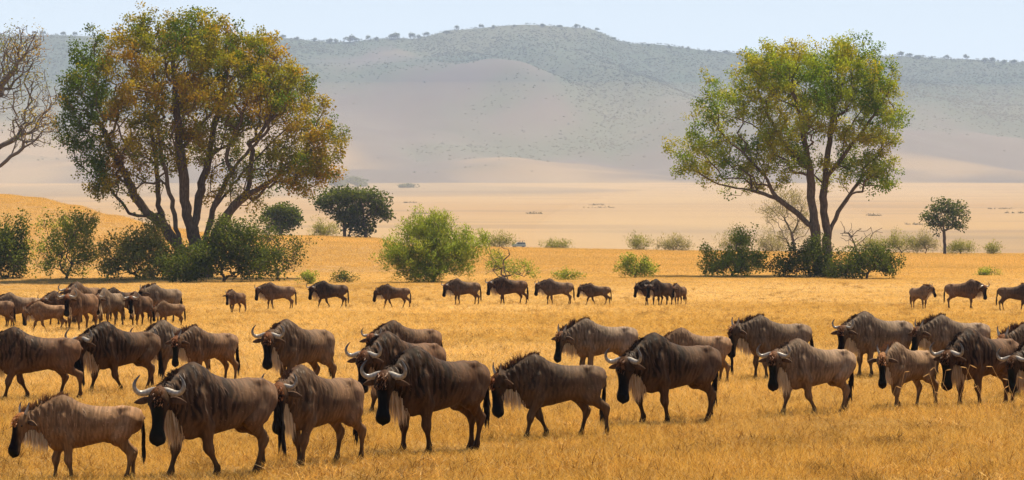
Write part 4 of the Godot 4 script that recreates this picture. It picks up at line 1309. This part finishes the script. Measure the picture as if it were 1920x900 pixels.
func far_growth() -> void:
	# four shapes of far tree
	var protos := []
	for k in 4:
		var w := PackedVector3Array()
		var spots := []
		for j in 12 + k * 3:
			var a := rng.randf() * TAU
			var r := sqrt(rng.randf()) * (4.2 + k)
			spots.append(Vector3(cos(a) * r, 5.0 + rng.randf() * (5.0 - 0.7 * k) * (1.2 - r / 8.0), sin(a) * r))
		var g := grow([[Vector3(0, -2, 0), Vector3(0.2, 4, 0)]], spots.slice(0, 8), 2.0, 0.3, 0.12, 2.0, 0.2)
		protos.append([wood_mesh(g, 1.2), leaf_mesh(spots, "ridge", deep, 0.7, 1.1)])
	var marks := [[656, 1.7], [668, 0.9], [735, 1.1], [742, 1.3], [590, 0.8], [618, 0.9], [630, 0.8], [690, 0.9], [705, 0.8], [772, 1.2], [786, 0.9], [800, 0.8], [838, 0.7], [856, 0.9], [902, 0.8], [925, 0.7], [965, 0.6], [1017, 0.9], [1050, 0.6], [1082, 0.9], [1096, 0.7], [1120, 0.6], [1150, 0.6], [1178, 0.5], [1215, 0.6], [1256, 0.6], [1290, 0.6], [1330, 0.6], [1362, 0.7], [1388, 0.7], [1690, 1.0], [1705, 0.9], [1722, 0.8], [1746, 0.7], [1775, 0.8], [1812, 1.0], [1848, 0.9], [1860, 1.0], [1884, 0.9], [1902, 0.8], [118, 0.7], [140, 0.7], [80, 0.8], [500, 0.7], [530, 0.7], [556, 0.8]]
	for m in marks:
		var u: float = m[0]
		var d := RIDGE_D - 25.0 + rng.randf_range(-20, 20)
		var x := (u - 960.0) / FOCAL * d
		var pr: Array = protos[rng.randi() % 4]
		var root := base("rim_tree", Vector3(x, hill_height(u, d, x) - 1.5, -d), rng.randf() * TAU)
		root.scale = Vector3.ONE * m[1] * rng.randf_range(1.0, 1.25)
		tag(root, "round dark tree standing against the sky on the crater rim", "tree", "trees on the crest of the rim")
		part("trunk", pr[0], M.bark, root)
		part("crown", pr[1], M.leaf, root)
	# trees far out on the crater floor
	for m in [[632, 3250, 1.5, "hazy blue tree at the near end of the far grove on the crater floor"], [652, 3300, 2.0, "tallest hazy tree of the far grove on the crater floor"], [674, 3280, 1.2, "low hazy tree closing the far grove on the crater floor"], [765, 3200, 1.1, "single dark tree far out on the crater floor"]]:
		var root := base("far_tree", at_depth(m[0], m[1]) - Vector3(0, 3.0, 0), rng.randf() * TAU)
		root.scale = Vector3(1.25, 0.8, 1.25) * m[2]
		tag(root, m[3], "tree", "trees far out on the crater floor")
		var pr: Array = protos[rng.randi() % 4]
		part("trunk", pr[0], M.bark, root)
		part("crown", pr[1], M.leaf, root)
	# scrub that covers the slopes
	var mm := MultiMesh.new()
	mm.transform_format = MultiMesh.TRANSFORM_3D
	mm.use_colors = true
	mm.mesh = leaf_mesh([Vector3(0, 1.2, 0), Vector3(1.6, 0.8, 0.6), Vector3(-1.4, 0.7, -0.5)], "ridge", func(_p): return Color(1, 1, 1), 0.55, 0.8)
	var xf := []
	var cc := []
	while xf.size() < 44000:
		var u := rng.randf_range(-500, 2400)
		var d := rng.randf_range(3600, 6040)
		var x := (u - 960.0) / FOCAL * d
		var b := hill_bush(x, d)
		if rng.randf() > b * b * b * 1.2 + 0.0005: continue
		var s := rng.randf_range(0.3, 0.85)
		xf.append(Transform3D(Basis(Vector3.UP, rng.randf() * TAU).scaled(Vector3(s, s * rng.randf_range(0.7, 1.2), s)), Vector3(x, hill_height(u, d, x) - 0.4, -d)))
		var g := rng.randf()
		cc.append(Color(0.05, 0.065, 0.035).lerp(Color(0.14, 0.13, 0.075), g))
	multimesh("hill_scrub", mm, xf, cc, M.leaf)
	# dark scrub in the shallow gullies of the crater floor
	for q in [[1000, 401, 28], [1125, 390, 60], [1118, 385, 28], [770, 381, 26], [790, 401, 36], [575, 372, 14], [1640, 405, 26], [1718, 422, 34], [1880, 392, 50], [1905, 400, 44]]:
		var d := 1000.0
		while d < 3400.0 and LEVEL + (EYE - ground_height((q[0] - 960.0) / FOCAL * d, -d)) / d * FOCAL > q[1]: d += 10.0
		var root := at_depth(q[0], d)
		var w: float = q[2] / FOCAL * d
		var spots := []
		for k in 16:
			var x := rng.randf_range(-0.5, 0.5) * w
			var z := rng.randfn() * 3.0 + x * 0.5
			spots.append(Vector3(x, ground_height(root.x + x, root.z + z) - root.y + 0.1, z))
		var sm := leaf_mesh(spots, "ridge", func(_p): return Color(0.16, 0.12, 0.08).lerp(Color(0.22, 0.17, 0.1), rng.randf()), 0.2, 0.42)
		var o := part("scrub_patch", sm, M.leaf)
		o.set_meta("kind", "stuff")
		o.position = root
		tag(o, "thin dark streak of scrub lying in a gully of the crater floor", "scrub", "streaks of scrub on the crater floor")

func multimesh(called: String, mm: MultiMesh, xf: Array, cc: Array, m: Material, label := "") -> void:
	mm.instance_count = xf.size()
	for k in xf.size():
		mm.set_instance_transform(k, xf[k])
		mm.set_instance_color(k, cc[k])
	var o := MultiMeshInstance3D.new()
	o.name = numbered(called)
	o.multimesh = mm
	o.material_override = m
	o.set_meta("kind", "stuff")
	o.set_meta("label", label if label else "dark scrub and bushes scattered over the slopes of the rim")
	o.set_meta("category", "scrub" if not label else "grass")
	add_child(o)

func grass_patch(blades: int, radius: float, h0: float, h1: float, width: float, lean: float) -> ArrayMesh:
	var v := PackedVector3Array()
	var n := PackedVector3Array()
	var c := PackedColorArray()
	for k in blades:
		var a := rng.randf() * TAU
		var r := sqrt(rng.randf()) * radius
		var p := Vector3(cos(a) * r, -0.02, sin(a) * r)
		var h := rng.randf_range(h0, h1)
		var t := rng.randf() * TAU
		var l := absf(rng.randfn()) * lean
		var dir := Vector3(cos(t) * l, 1.0, sin(t) * l).normalized()
		var s := rng.randf() * TAU
		var side := Vector3(cos(s), 0, sin(s)) * width * rng.randf_range(0.6, 1.3)
		var mid := p + dir * h * 0.55
		var tip := mid + (dir + Vector3(cos(t), -0.35, sin(t)) * rng.randf_range(0.2, 1.1)).normalized() * h * 0.5
		var nn := side.cross(dir).normalized()
		v.append_array([p - side, p + side, mid, mid - side * 0.7, mid + side * 0.7, tip])
		for j in 6: n.append(nn)
		var tone := rng.randf()
		var col := Color(0.66, 0.39, 0.088).lerp(Color(0.88, 0.61, 0.205), tone)
		if tone > 0.88: col = Color(0.88, 0.7, 0.38)
		elif tone < 0.2: col = Color(0.3, 0.16, 0.045)
		for j in 6: c.append(col)
	return arrays_mesh(v, n, c)

func grass_all() -> void:
	for variant in 3:
		var mm := MultiMesh.new()
		mm.transform_format = MultiMesh.TRANSFORM_3D
		mm.use_colors = true
		mm.mesh = grass_patch(105, 0.42, 0.05, 0.2, 0.005, 0.95)
		var xf := []
		var cc := []
		var d := 26.0
		while d < 262.0:
			var step := clampf(d * 0.0062, 0.26, 0.95) * 1.7
			var x := -d * 0.2 - 2.0 + rng.randf() * step
			while x < d * 0.2 + 2.0:
				var px := x + rng.randf_range(-0.5, 0.5) * step
				var pd := d + rng.randf_range(-0.5, 0.5) * step
				var clump := noise_b.get_noise_2d(px * 9.0, pd * 9.0)
				var broad := noise_a.get_noise_2d(px * 1.2, pd * 0.8)
				var s := clampf(step / 0.45, 0.9, 2.4)
				var tall := 1.0 + clump * 0.7 + broad * 0.3
				if d > 150.0: tall *= 0.8
				xf.append(Transform3D(Basis(Vector3.UP, rng.randf() * TAU).scaled(Vector3(s, tall, s)), Vector3(px, ground_height(px, -pd), -pd)))
				var k := 0.88 + broad * 0.32 + clump * 0.2 + rng.randf_range(-0.06, 0.06)
				cc.append(Color(k, k * (0.98 + broad * 0.1), k * (0.95 + broad * 0.5)))
				x += step
			d += step
		multimesh("meadow_grass", mm, xf, cc, M.grass, "short dry golden grass covering the meadow under the herd")
	for variant in 2:
		var mm := MultiMesh.new()
		mm.transform_format = MultiMesh.TRANSFORM_3D
		mm.use_colors = true
		mm.mesh = grass_patch(110, 0.9, 0.16, 0.42, 0.009, 0.85)
		var xf := []
		var cc := []
		var d := 236.0
		while d < 440.0:
			var step := 2.1
			var x := -d * 0.21 - 2.0
			while x < d * 0.21:
				var px := x + rng.randf_range(-0.5, 0.5) * step
				var pd := d + rng.randf_range(-0.5, 0.5) * step
				var broad := noise_a.get_noise_2d(px * 0.35, pd * 1.6) * 0.8 + noise_a.get_noise_2d(px * 0.9, pd * 0.5) * 0.5
				var s := rng.randf_range(0.9, 1.5)
				xf.append(Transform3D(Basis(Vector3.UP, rng.randf() * TAU).scaled(Vector3(s, (0.85 + broad * 0.6) * smoothstep(225.0, 285.0, pd), s)), Vector3(px, ground_height(px, -pd), -pd)))
				var k := 0.95 + broad * 0.3 + rng.randf_range(-0.05, 0.05)
				cc.append(Color(k, k * 0.97, k * 0.92))
				x += step
			d += step * 0.6
		multimesh("tall_grass", mm, xf, cc, M.grass, "taller tawny grass covering the rise behind the bushes")
	var tufts := MultiMesh.new()
	tufts.transform_format = MultiMesh.TRANSFORM_3D
	tufts.use_colors = true
	tufts.mesh = grass_patch(110, 0.16, 0.1, 0.26, 0.005, 0.45)
	var txf := []
	var tcc := []
	for k in 2600:
		var pd := 27.0 + 190.0 * pow(rng.randf(), 1.6)
		var px := rng.randf_range(-0.2, 0.2) * pd
		var s := rng.randf_range(0.6, 1.3)
		txf.append(Transform3D(Basis(Vector3.UP, rng.randf() * TAU).scaled(Vector3(s * 1.2, s * 0.8, s * 1.2)), Vector3(px, ground_height(px, -pd), -pd)))
		var dull := rng.randf_range(0.35, 1.0)
		tcc.append(Color(dull, dull * 0.92, dull * 0.85))
	multimesh("grass_tufts", tufts, txf, tcc, M.grass, "coarse darker tufts dotted through the meadow grass")
	# seeding stalks that stand above the meadow
	for k in 14:
		var u := rng.randf_range(1760, 1915) if k > 2 else rng.randf_range(1640, 1760)
		var row := rng.randf_range(778, 806)
		var p := on_ground(u, row)
		var h := rng.randf_range(0.45, 0.88)
		var lean := rng.randf_range(-0.5, 0.4)
		var st := SurfaceTool.new()
		var cur := Curve3D.new()
		cur.add_point(Vector3(0, -0.02, 0), Vector3.ZERO, Vector3(0, h * 0.4, 0))
		cur.add_point(Vector3(lean * h, h, rng.randf_range(-0.1, 0.1)), Vector3(-lean * h * 0.4, -h * 0.35, 0), Vector3(lean * 0.1, 0.05, 0))
		var root := base("grass_stalk", p)
		tag(root, "thin pale grass stalk with a drooping seed head beside the low headed bull", "grass stalk", "seeding stalks beside the low headed bull")
		part("stem", tube_mesh(cur, 0.0035, 0.002), M.straw, root)
		var tip := cur.get_point_position(1)
		var c2 := Curve3D.new()
		var sg := signf(lean + 0.02)
		c2.add_point(tip, Vector3.ZERO, Vector3(sg * 0.02, 0.03, 0))
		c2.add_point(tip + Vector3(sg * rng.randf_range(0.06, 0.11), rng.randf_range(-0.06, 0.02), 0), Vector3(-sg * 0.03, 0.03, 0), Vector3.ZERO)
		part("seed_head", tube_mesh(c2, 0.006, 0.0055, true), M.straw, root)

func tube_mesh(cur: Curve3D, r0: float, r1: float, spindle := false) -> ArrayMesh:
	var v := PackedVector3Array()
	var n := PackedVector3Array()
	var idx := PackedInt32Array()
	var len := cur.get_baked_length()
	for i in 9:
		var f := i / 8.0
		var p := cur.sample_baked(f * len, true)
		var dir := (cur.sample_baked(minf(f * len + 0.01, len), true) - cur.sample_baked(maxf(f * len - 0.01, 0.0), true)).normalized()
		var e1 := dir.cross(Vector3.BACK).normalized()
		var e2 := dir.cross(e1)
		var r := lerpf(r0, r1, f) if not spindle else 0.001 + r1 * sin(PI * clampf(f, 0.02, 0.98))
		for k in 5:
			var o := e1 * cos(TAU * k / 5.0) + e2 * sin(TAU * k / 5.0)
			v.append(p + o * r)
			n.append(o)
	for i in 8:
		for k in 5:
			var a := i * 5 + k
			var b := i * 5 + (k + 1) % 5
			idx.append_array([a, a + 5, b, b, a + 5, b + 5])
	return arrays_mesh(v, n, PackedColorArray(), idx)

func block(size: Vector3, at: Vector3, taper := Vector2.ZERO, bevel := 0.06) -> ArrayMesh:
	# a box with cut edges whose top may be drawn in
	var st := SurfaceTool.new()
	st.begin(Mesh.PRIMITIVE_TRIANGLES)
	st.set_smooth_group(-1)
	var rings := []
	for q in [[-0.5, -bevel], [-0.5, 0.0], [0.5, 0.0], [0.5, -bevel]]:
		var y: float = q[0] * size.y + (bevel if q[0] < 0 and q[1] == 0.0 else (-bevel if q[0] > 0 and q[1] == 0.0 else 0.0))
		var hx: float = size.x * 0.5 + q[1] - (taper.x if q[0] > 0 else 0.0)
		var hz: float = size.z * 0.5 + q[1] - (taper.y if q[0] > 0 else 0.0)
		var c := minf(bevel, minf(hx, hz) * 0.5)
		rings.append([Vector3(hx - c, y, -hz), Vector3(hx, y, -hz + c), Vector3(hx, y, hz - c), Vector3(hx - c, y, hz), Vector3(-hx + c, y, hz), Vector3(-hx, y, hz - c), Vector3(-hx, y, -hz + c), Vector3(-hx + c, y, -hz)])
	for r in 3:
		for k in 8:
			var a: Vector3 = rings[r][k] + at
			var b: Vector3 = rings[r][(k + 1) % 8] + at
			var e: Vector3 = rings[r + 1][k] + at
			var f: Vector3 = rings[r + 1][(k + 1) % 8] + at
			for p in [a, b, e, b, f, e]: st.add_vertex(p)
	for k in range(1, 7):
		for p in [rings[3][0], rings[3][k], rings[3][k + 1]]: st.add_vertex(p + at)
		for p in [rings[0][0], rings[0][k + 1], rings[0][k]]: st.add_vertex(p + at)
	st.generate_normals()
	return st.commit()

func safari_car() -> void:
	var root := base("safari_car", at_depth(973.0, 1000.0) - Vector3(0, 0.05, 0), deg_to_rad(6))
	tag(root, "pale green safari car with raised roof hatch and people standing, far behind the rise", "car")
	part("body", block(Vector3(4.7, 0.75, 1.8), Vector3(0, 0.95, 0)), M.car, root)
	part("bonnet", block(Vector3(1.3, 0.22, 1.6), Vector3(-1.6, 1.42, 0)), M.car, root)
	part("cabin", block(Vector3(3.1, 0.7, 1.7), Vector3(0.7, 1.66, 0), Vector2(0.12, 0.08)), M.car, root)
	for s in [-1.0, 1.0]:
		for k in 3:
			part("window", block(Vector3(0.8, 0.42, 0.04), Vector3(-0.2 + k * 0.95, 1.68, s * 0.82), Vector2.ZERO, 0.015), M.glass_dark, root)
		for x in [-1.5, 1.45]:
			var w := CylinderMesh.new()
			w.top_radius = 0.4
			w.bottom_radius = 0.4
			w.height = 0.25
			w.radial_segments = 20
			var o := part("wheel", w, M.tyre, root)
			o.position = Vector3(x, 0.4, s * 0.82)
			o.rotation.x = PI / 2
			var h := CylinderMesh.new()
			h.top_radius = 0.22
			h.bottom_radius = 0.22
			h.height = 0.28
			part("rim", h, M.steel, o)
	part("windscreen", block(Vector3(0.04, 0.45, 1.4), Vector3(-0.86, 1.68, 0), Vector2.ZERO, 0.015), M.glass_dark, root)
	part("roof_hatch", block(Vector3(2.3, 0.08, 1.5), Vector3(0.8, 2.72, 0), Vector2.ZERO, 0.03), M.canvas, root)
	for x in [-0.25, 1.85]:
		for z in [-0.65, 0.65]:
			part("post", block(Vector3(0.05, 0.72, 0.05), Vector3(x, 2.34, z), Vector2.ZERO, 0.01), M.steel, root)
	var i := 0
	for q in [[0.35, 0.2], [1.25, -0.15]]:
		var st := SurfaceTool.new()
		st.begin(Mesh.PRIMITIVE_TRIANGLES)
		st.set_smooth_group(0)
		var prof := [[0.0, 0.0], [0.16, 0.0], [0.17, 0.25], [0.21, 0.42], [0.2, 0.5], [0.07, 0.55], [0.06, 0.59], [0.095, 0.65], [0.1, 0.73], [0.07, 0.81], [0.0, 0.83]]
		for r in prof.size() - 1:
			for k in 10:
				var a0 := TAU * k / 10.0
				var a1 := TAU * (k + 1) / 10.0
				var f := func(p, a): return Vector3(cos(a) * p[0] * (0.7 if p[1] < 0.52 else 1.0), p[1], sin(a) * p[0])
				for p in [f.call(prof[r], a0), f.call(prof[r], a1), f.call(prof[r + 1], a0), f.call(prof[r], a1), f.call(prof[r + 1], a1), f.call(prof[r + 1], a0)]: st.add_vertex(p)
		st.generate_normals()
		var o := part("person", st.commit(), M.cloth)
		o.position = root.position + root.basis * Vector3(q[0], 1.75, q[1])
		tag(o, ["dark clothed person standing at the front of the car's roof hatch", "dark clothed person standing at the back of the car's roof hatch"][i], "person")
		i += 1

func materials() -> void:
	var soil := mat("soil", Color.WHITE, 1.0, true)
	soil.albedo_texture = noise_texture(0.02, 512, Color(0.72, 0.72, 0.72), Color(1, 1, 1), 5, 3)
	soil.uv1_triplanar = true
	soil.uv1_world_triplanar = true
	soil.uv1_scale = Vector3(0.13, 0.13, 0.13)
	mat("hill", Color.WHITE, 1.0, true)
	var hide := mat("hide", Color.WHITE, 0.7, true)
	hide.albedo_texture = noise_texture(0.012, 512, Color(0.64, 0.64, 0.64), Color(1, 1, 1), 5, 9)
	hide.uv1_scale = Vector3(3.0, 0.8, 1.0)
	hide.heightmap_enabled = true
	hide.heightmap_texture = hide.albedo_texture
	hide.heightmap_scale = 0.5
	hide.metallic_specular = 0.18
	var hair := mat("hair", Color.WHITE, 0.55, true)
	hair.backlight_enabled = true
	hair.backlight = Color(0.55, 0.5, 0.45)
	var beard := mat("beard", Color.WHITE, 0.6, true)
	beard.backlight_enabled = true
	beard.backlight = Color(0.95, 0.92, 0.86)
	mat("coat", Color.WHITE, 0.7, true)
	mat("horn", Color.WHITE, 0.3, true)
	M.horn.metallic_specular = 0.5
	mat("eye", lin(0.01, 0.008, 0.006), 0.1)
	var ball := SphereMesh.new()
	ball.radius = 0.017
	ball.height = 0.034
	ball.radial_segments = 10
	ball.rings = 6
	M.eyeball = ball
	var bark := mat("bark", lin(0.2, 0.145, 0.1), 0.95)
	bark.albedo_texture = noise_texture(0.03, 256, Color(0.55, 0.52, 0.5), Color(1, 1, 1), 5, 5)
	bark.uv1_triplanar = true
	bark.uv1_scale = Vector3(0.9, 0.22, 0.9)
	mat("bark_red", lin(0.13, 0.105, 0.09), 0.95)
	var leaf := mat("leaf", Color.WHITE, 0.5, true)
	leaf.roughness = 0.75
	leaf.metallic_specular = 0.12
	leaf.backlight_enabled = true
	leaf.backlight = Color(0.82, 0.82, 0.58)
	var grass := mat("grass", Color.WHITE, 0.6, true)
	grass.metallic_specular = 0.15
	grass.backlight_enabled = true
	grass.backlight = Color(0.9, 0.86, 0.75)
	var straw := mat("straw", lin(0.6, 0.36, 0.12), 0.7)
	straw.backlight_enabled = true
	straw.backlight = Color(0.6, 0.5, 0.35)
	mat("car", lin(0.35, 0.38, 0.3), 0.4)
	mat("glass_dark", lin(0.03, 0.035, 0.04), 0.15)
	mat("tyre", lin(0.02, 0.02, 0.02), 0.9)
	mat("steel", lin(0.25, 0.22, 0.2), 0.5)
	mat("canvas", lin(0.4, 0.22, 0.13), 0.8)
	mat("cloth", lin(0.05, 0.045, 0.05), 0.9)

func _ready() -> void:
	rng.seed = 20240
	# camera
	var cam := Camera3D.new()
	cam.name = "camera"
	cam.position = Vector3(0, EYE, 0)
	cam.rotation.x = atan(33.0 / FOCAL)
	cam.fov = rad_to_deg(2.0 * atan(450.0 / FOCAL))
	cam.near = 0.5
	cam.far = 20000.0
	add_child(cam)
	cam.current = true
	# sky and air
	var env := Environment.new()
	env.background_mode = Environment.BG_SKY
	var sm := ProceduralSkyMaterial.new()
	sm.sky_top_color = Color(0.3, 0.39, 0.51)
	sm.sky_horizon_color = Color(0.725, 0.757, 0.757)
	sm.sky_curve = 0.11
	sm.ground_bottom_color = Color(0.5, 0.38, 0.24)
	sm.ground_horizon_color = Color(0.8, 0.78, 0.72)
	sm.sun_angle_max = 1.0
	var sky := Sky.new()
	sky.sky_material = sm
	env.sky = sky
	env.tonemap_mode = Environment.TONE_MAPPER_LINEAR
	env.tonemap_exposure = 2.5
	env.fog_enabled = true
	env.fog_density = 0.000092
	env.fog_light_color = Color(0.8, 0.87, 1.0)
	env.volumetric_fog_enabled = true
	env.volumetric_fog_density = 0.0
	env.sdfgi_enabled = true
	env.ssao_enabled = true
	env.ssil_enabled = true
	var we := WorldEnvironment.new()
	we.name = "environment"
	we.environment = env
	add_child(we)
	# the sun: high, behind the herd
	var sun := DirectionalLight3D.new()
	sun.name = "sun"
	sun.light_energy = 1.6
	sun.light_color = Color(1.0, 0.94, 0.83)
	sun.light_angular_distance = 0.6
	sun.shadow_enabled = true
	sun.rotation_degrees = Vector3(-64, 180 - 34, 0)
	add_child(sun)

	for n in [[noise_a, 11, 0.02], [noise_b, 23, 0.02], [noise_c, 37, 1.0]]:
		n[0].noise_type = FastNoiseLite.TYPE_SIMPLEX_SMOOTH
		n[0].seed = n[1]
		n[0].frequency = n[2]
		n[0].fractal_octaves = 3
	materials()
	build_terrain()
	plant_all()
	far_growth()
	herd()
	safari_car()
	for q in [["dust_cloud", at_depth(1330.0, 820.0) + Vector3(0, 6, 0), Vector3(100, 28, 60), 0.005, "pale cloud of dust drifting behind the rise"], ["dust_haze", at_depth(960.0, 2650.0) + Vector3(0, 20, 0), Vector3(3600, 150, 1300), 0.0002, "thin dust hanging over the foot of the rim"]]:
		var dust := FogVolume.new()
		dust.name = q[0]
		dust.shape = RenderingServer.FOG_VOLUME_SHAPE_ELLIPSOID
		dust.size = q[2]
		var fm := FogMaterial.new()
		fm.density = q[3]
		fm.albedo = Color(0.95, 0.85, 0.72)
		dust.material = fm
		dust.position = q[1]
		add_child(dust)
		tag(dust, q[4], "dust", "", "stuff")
	grass_all()
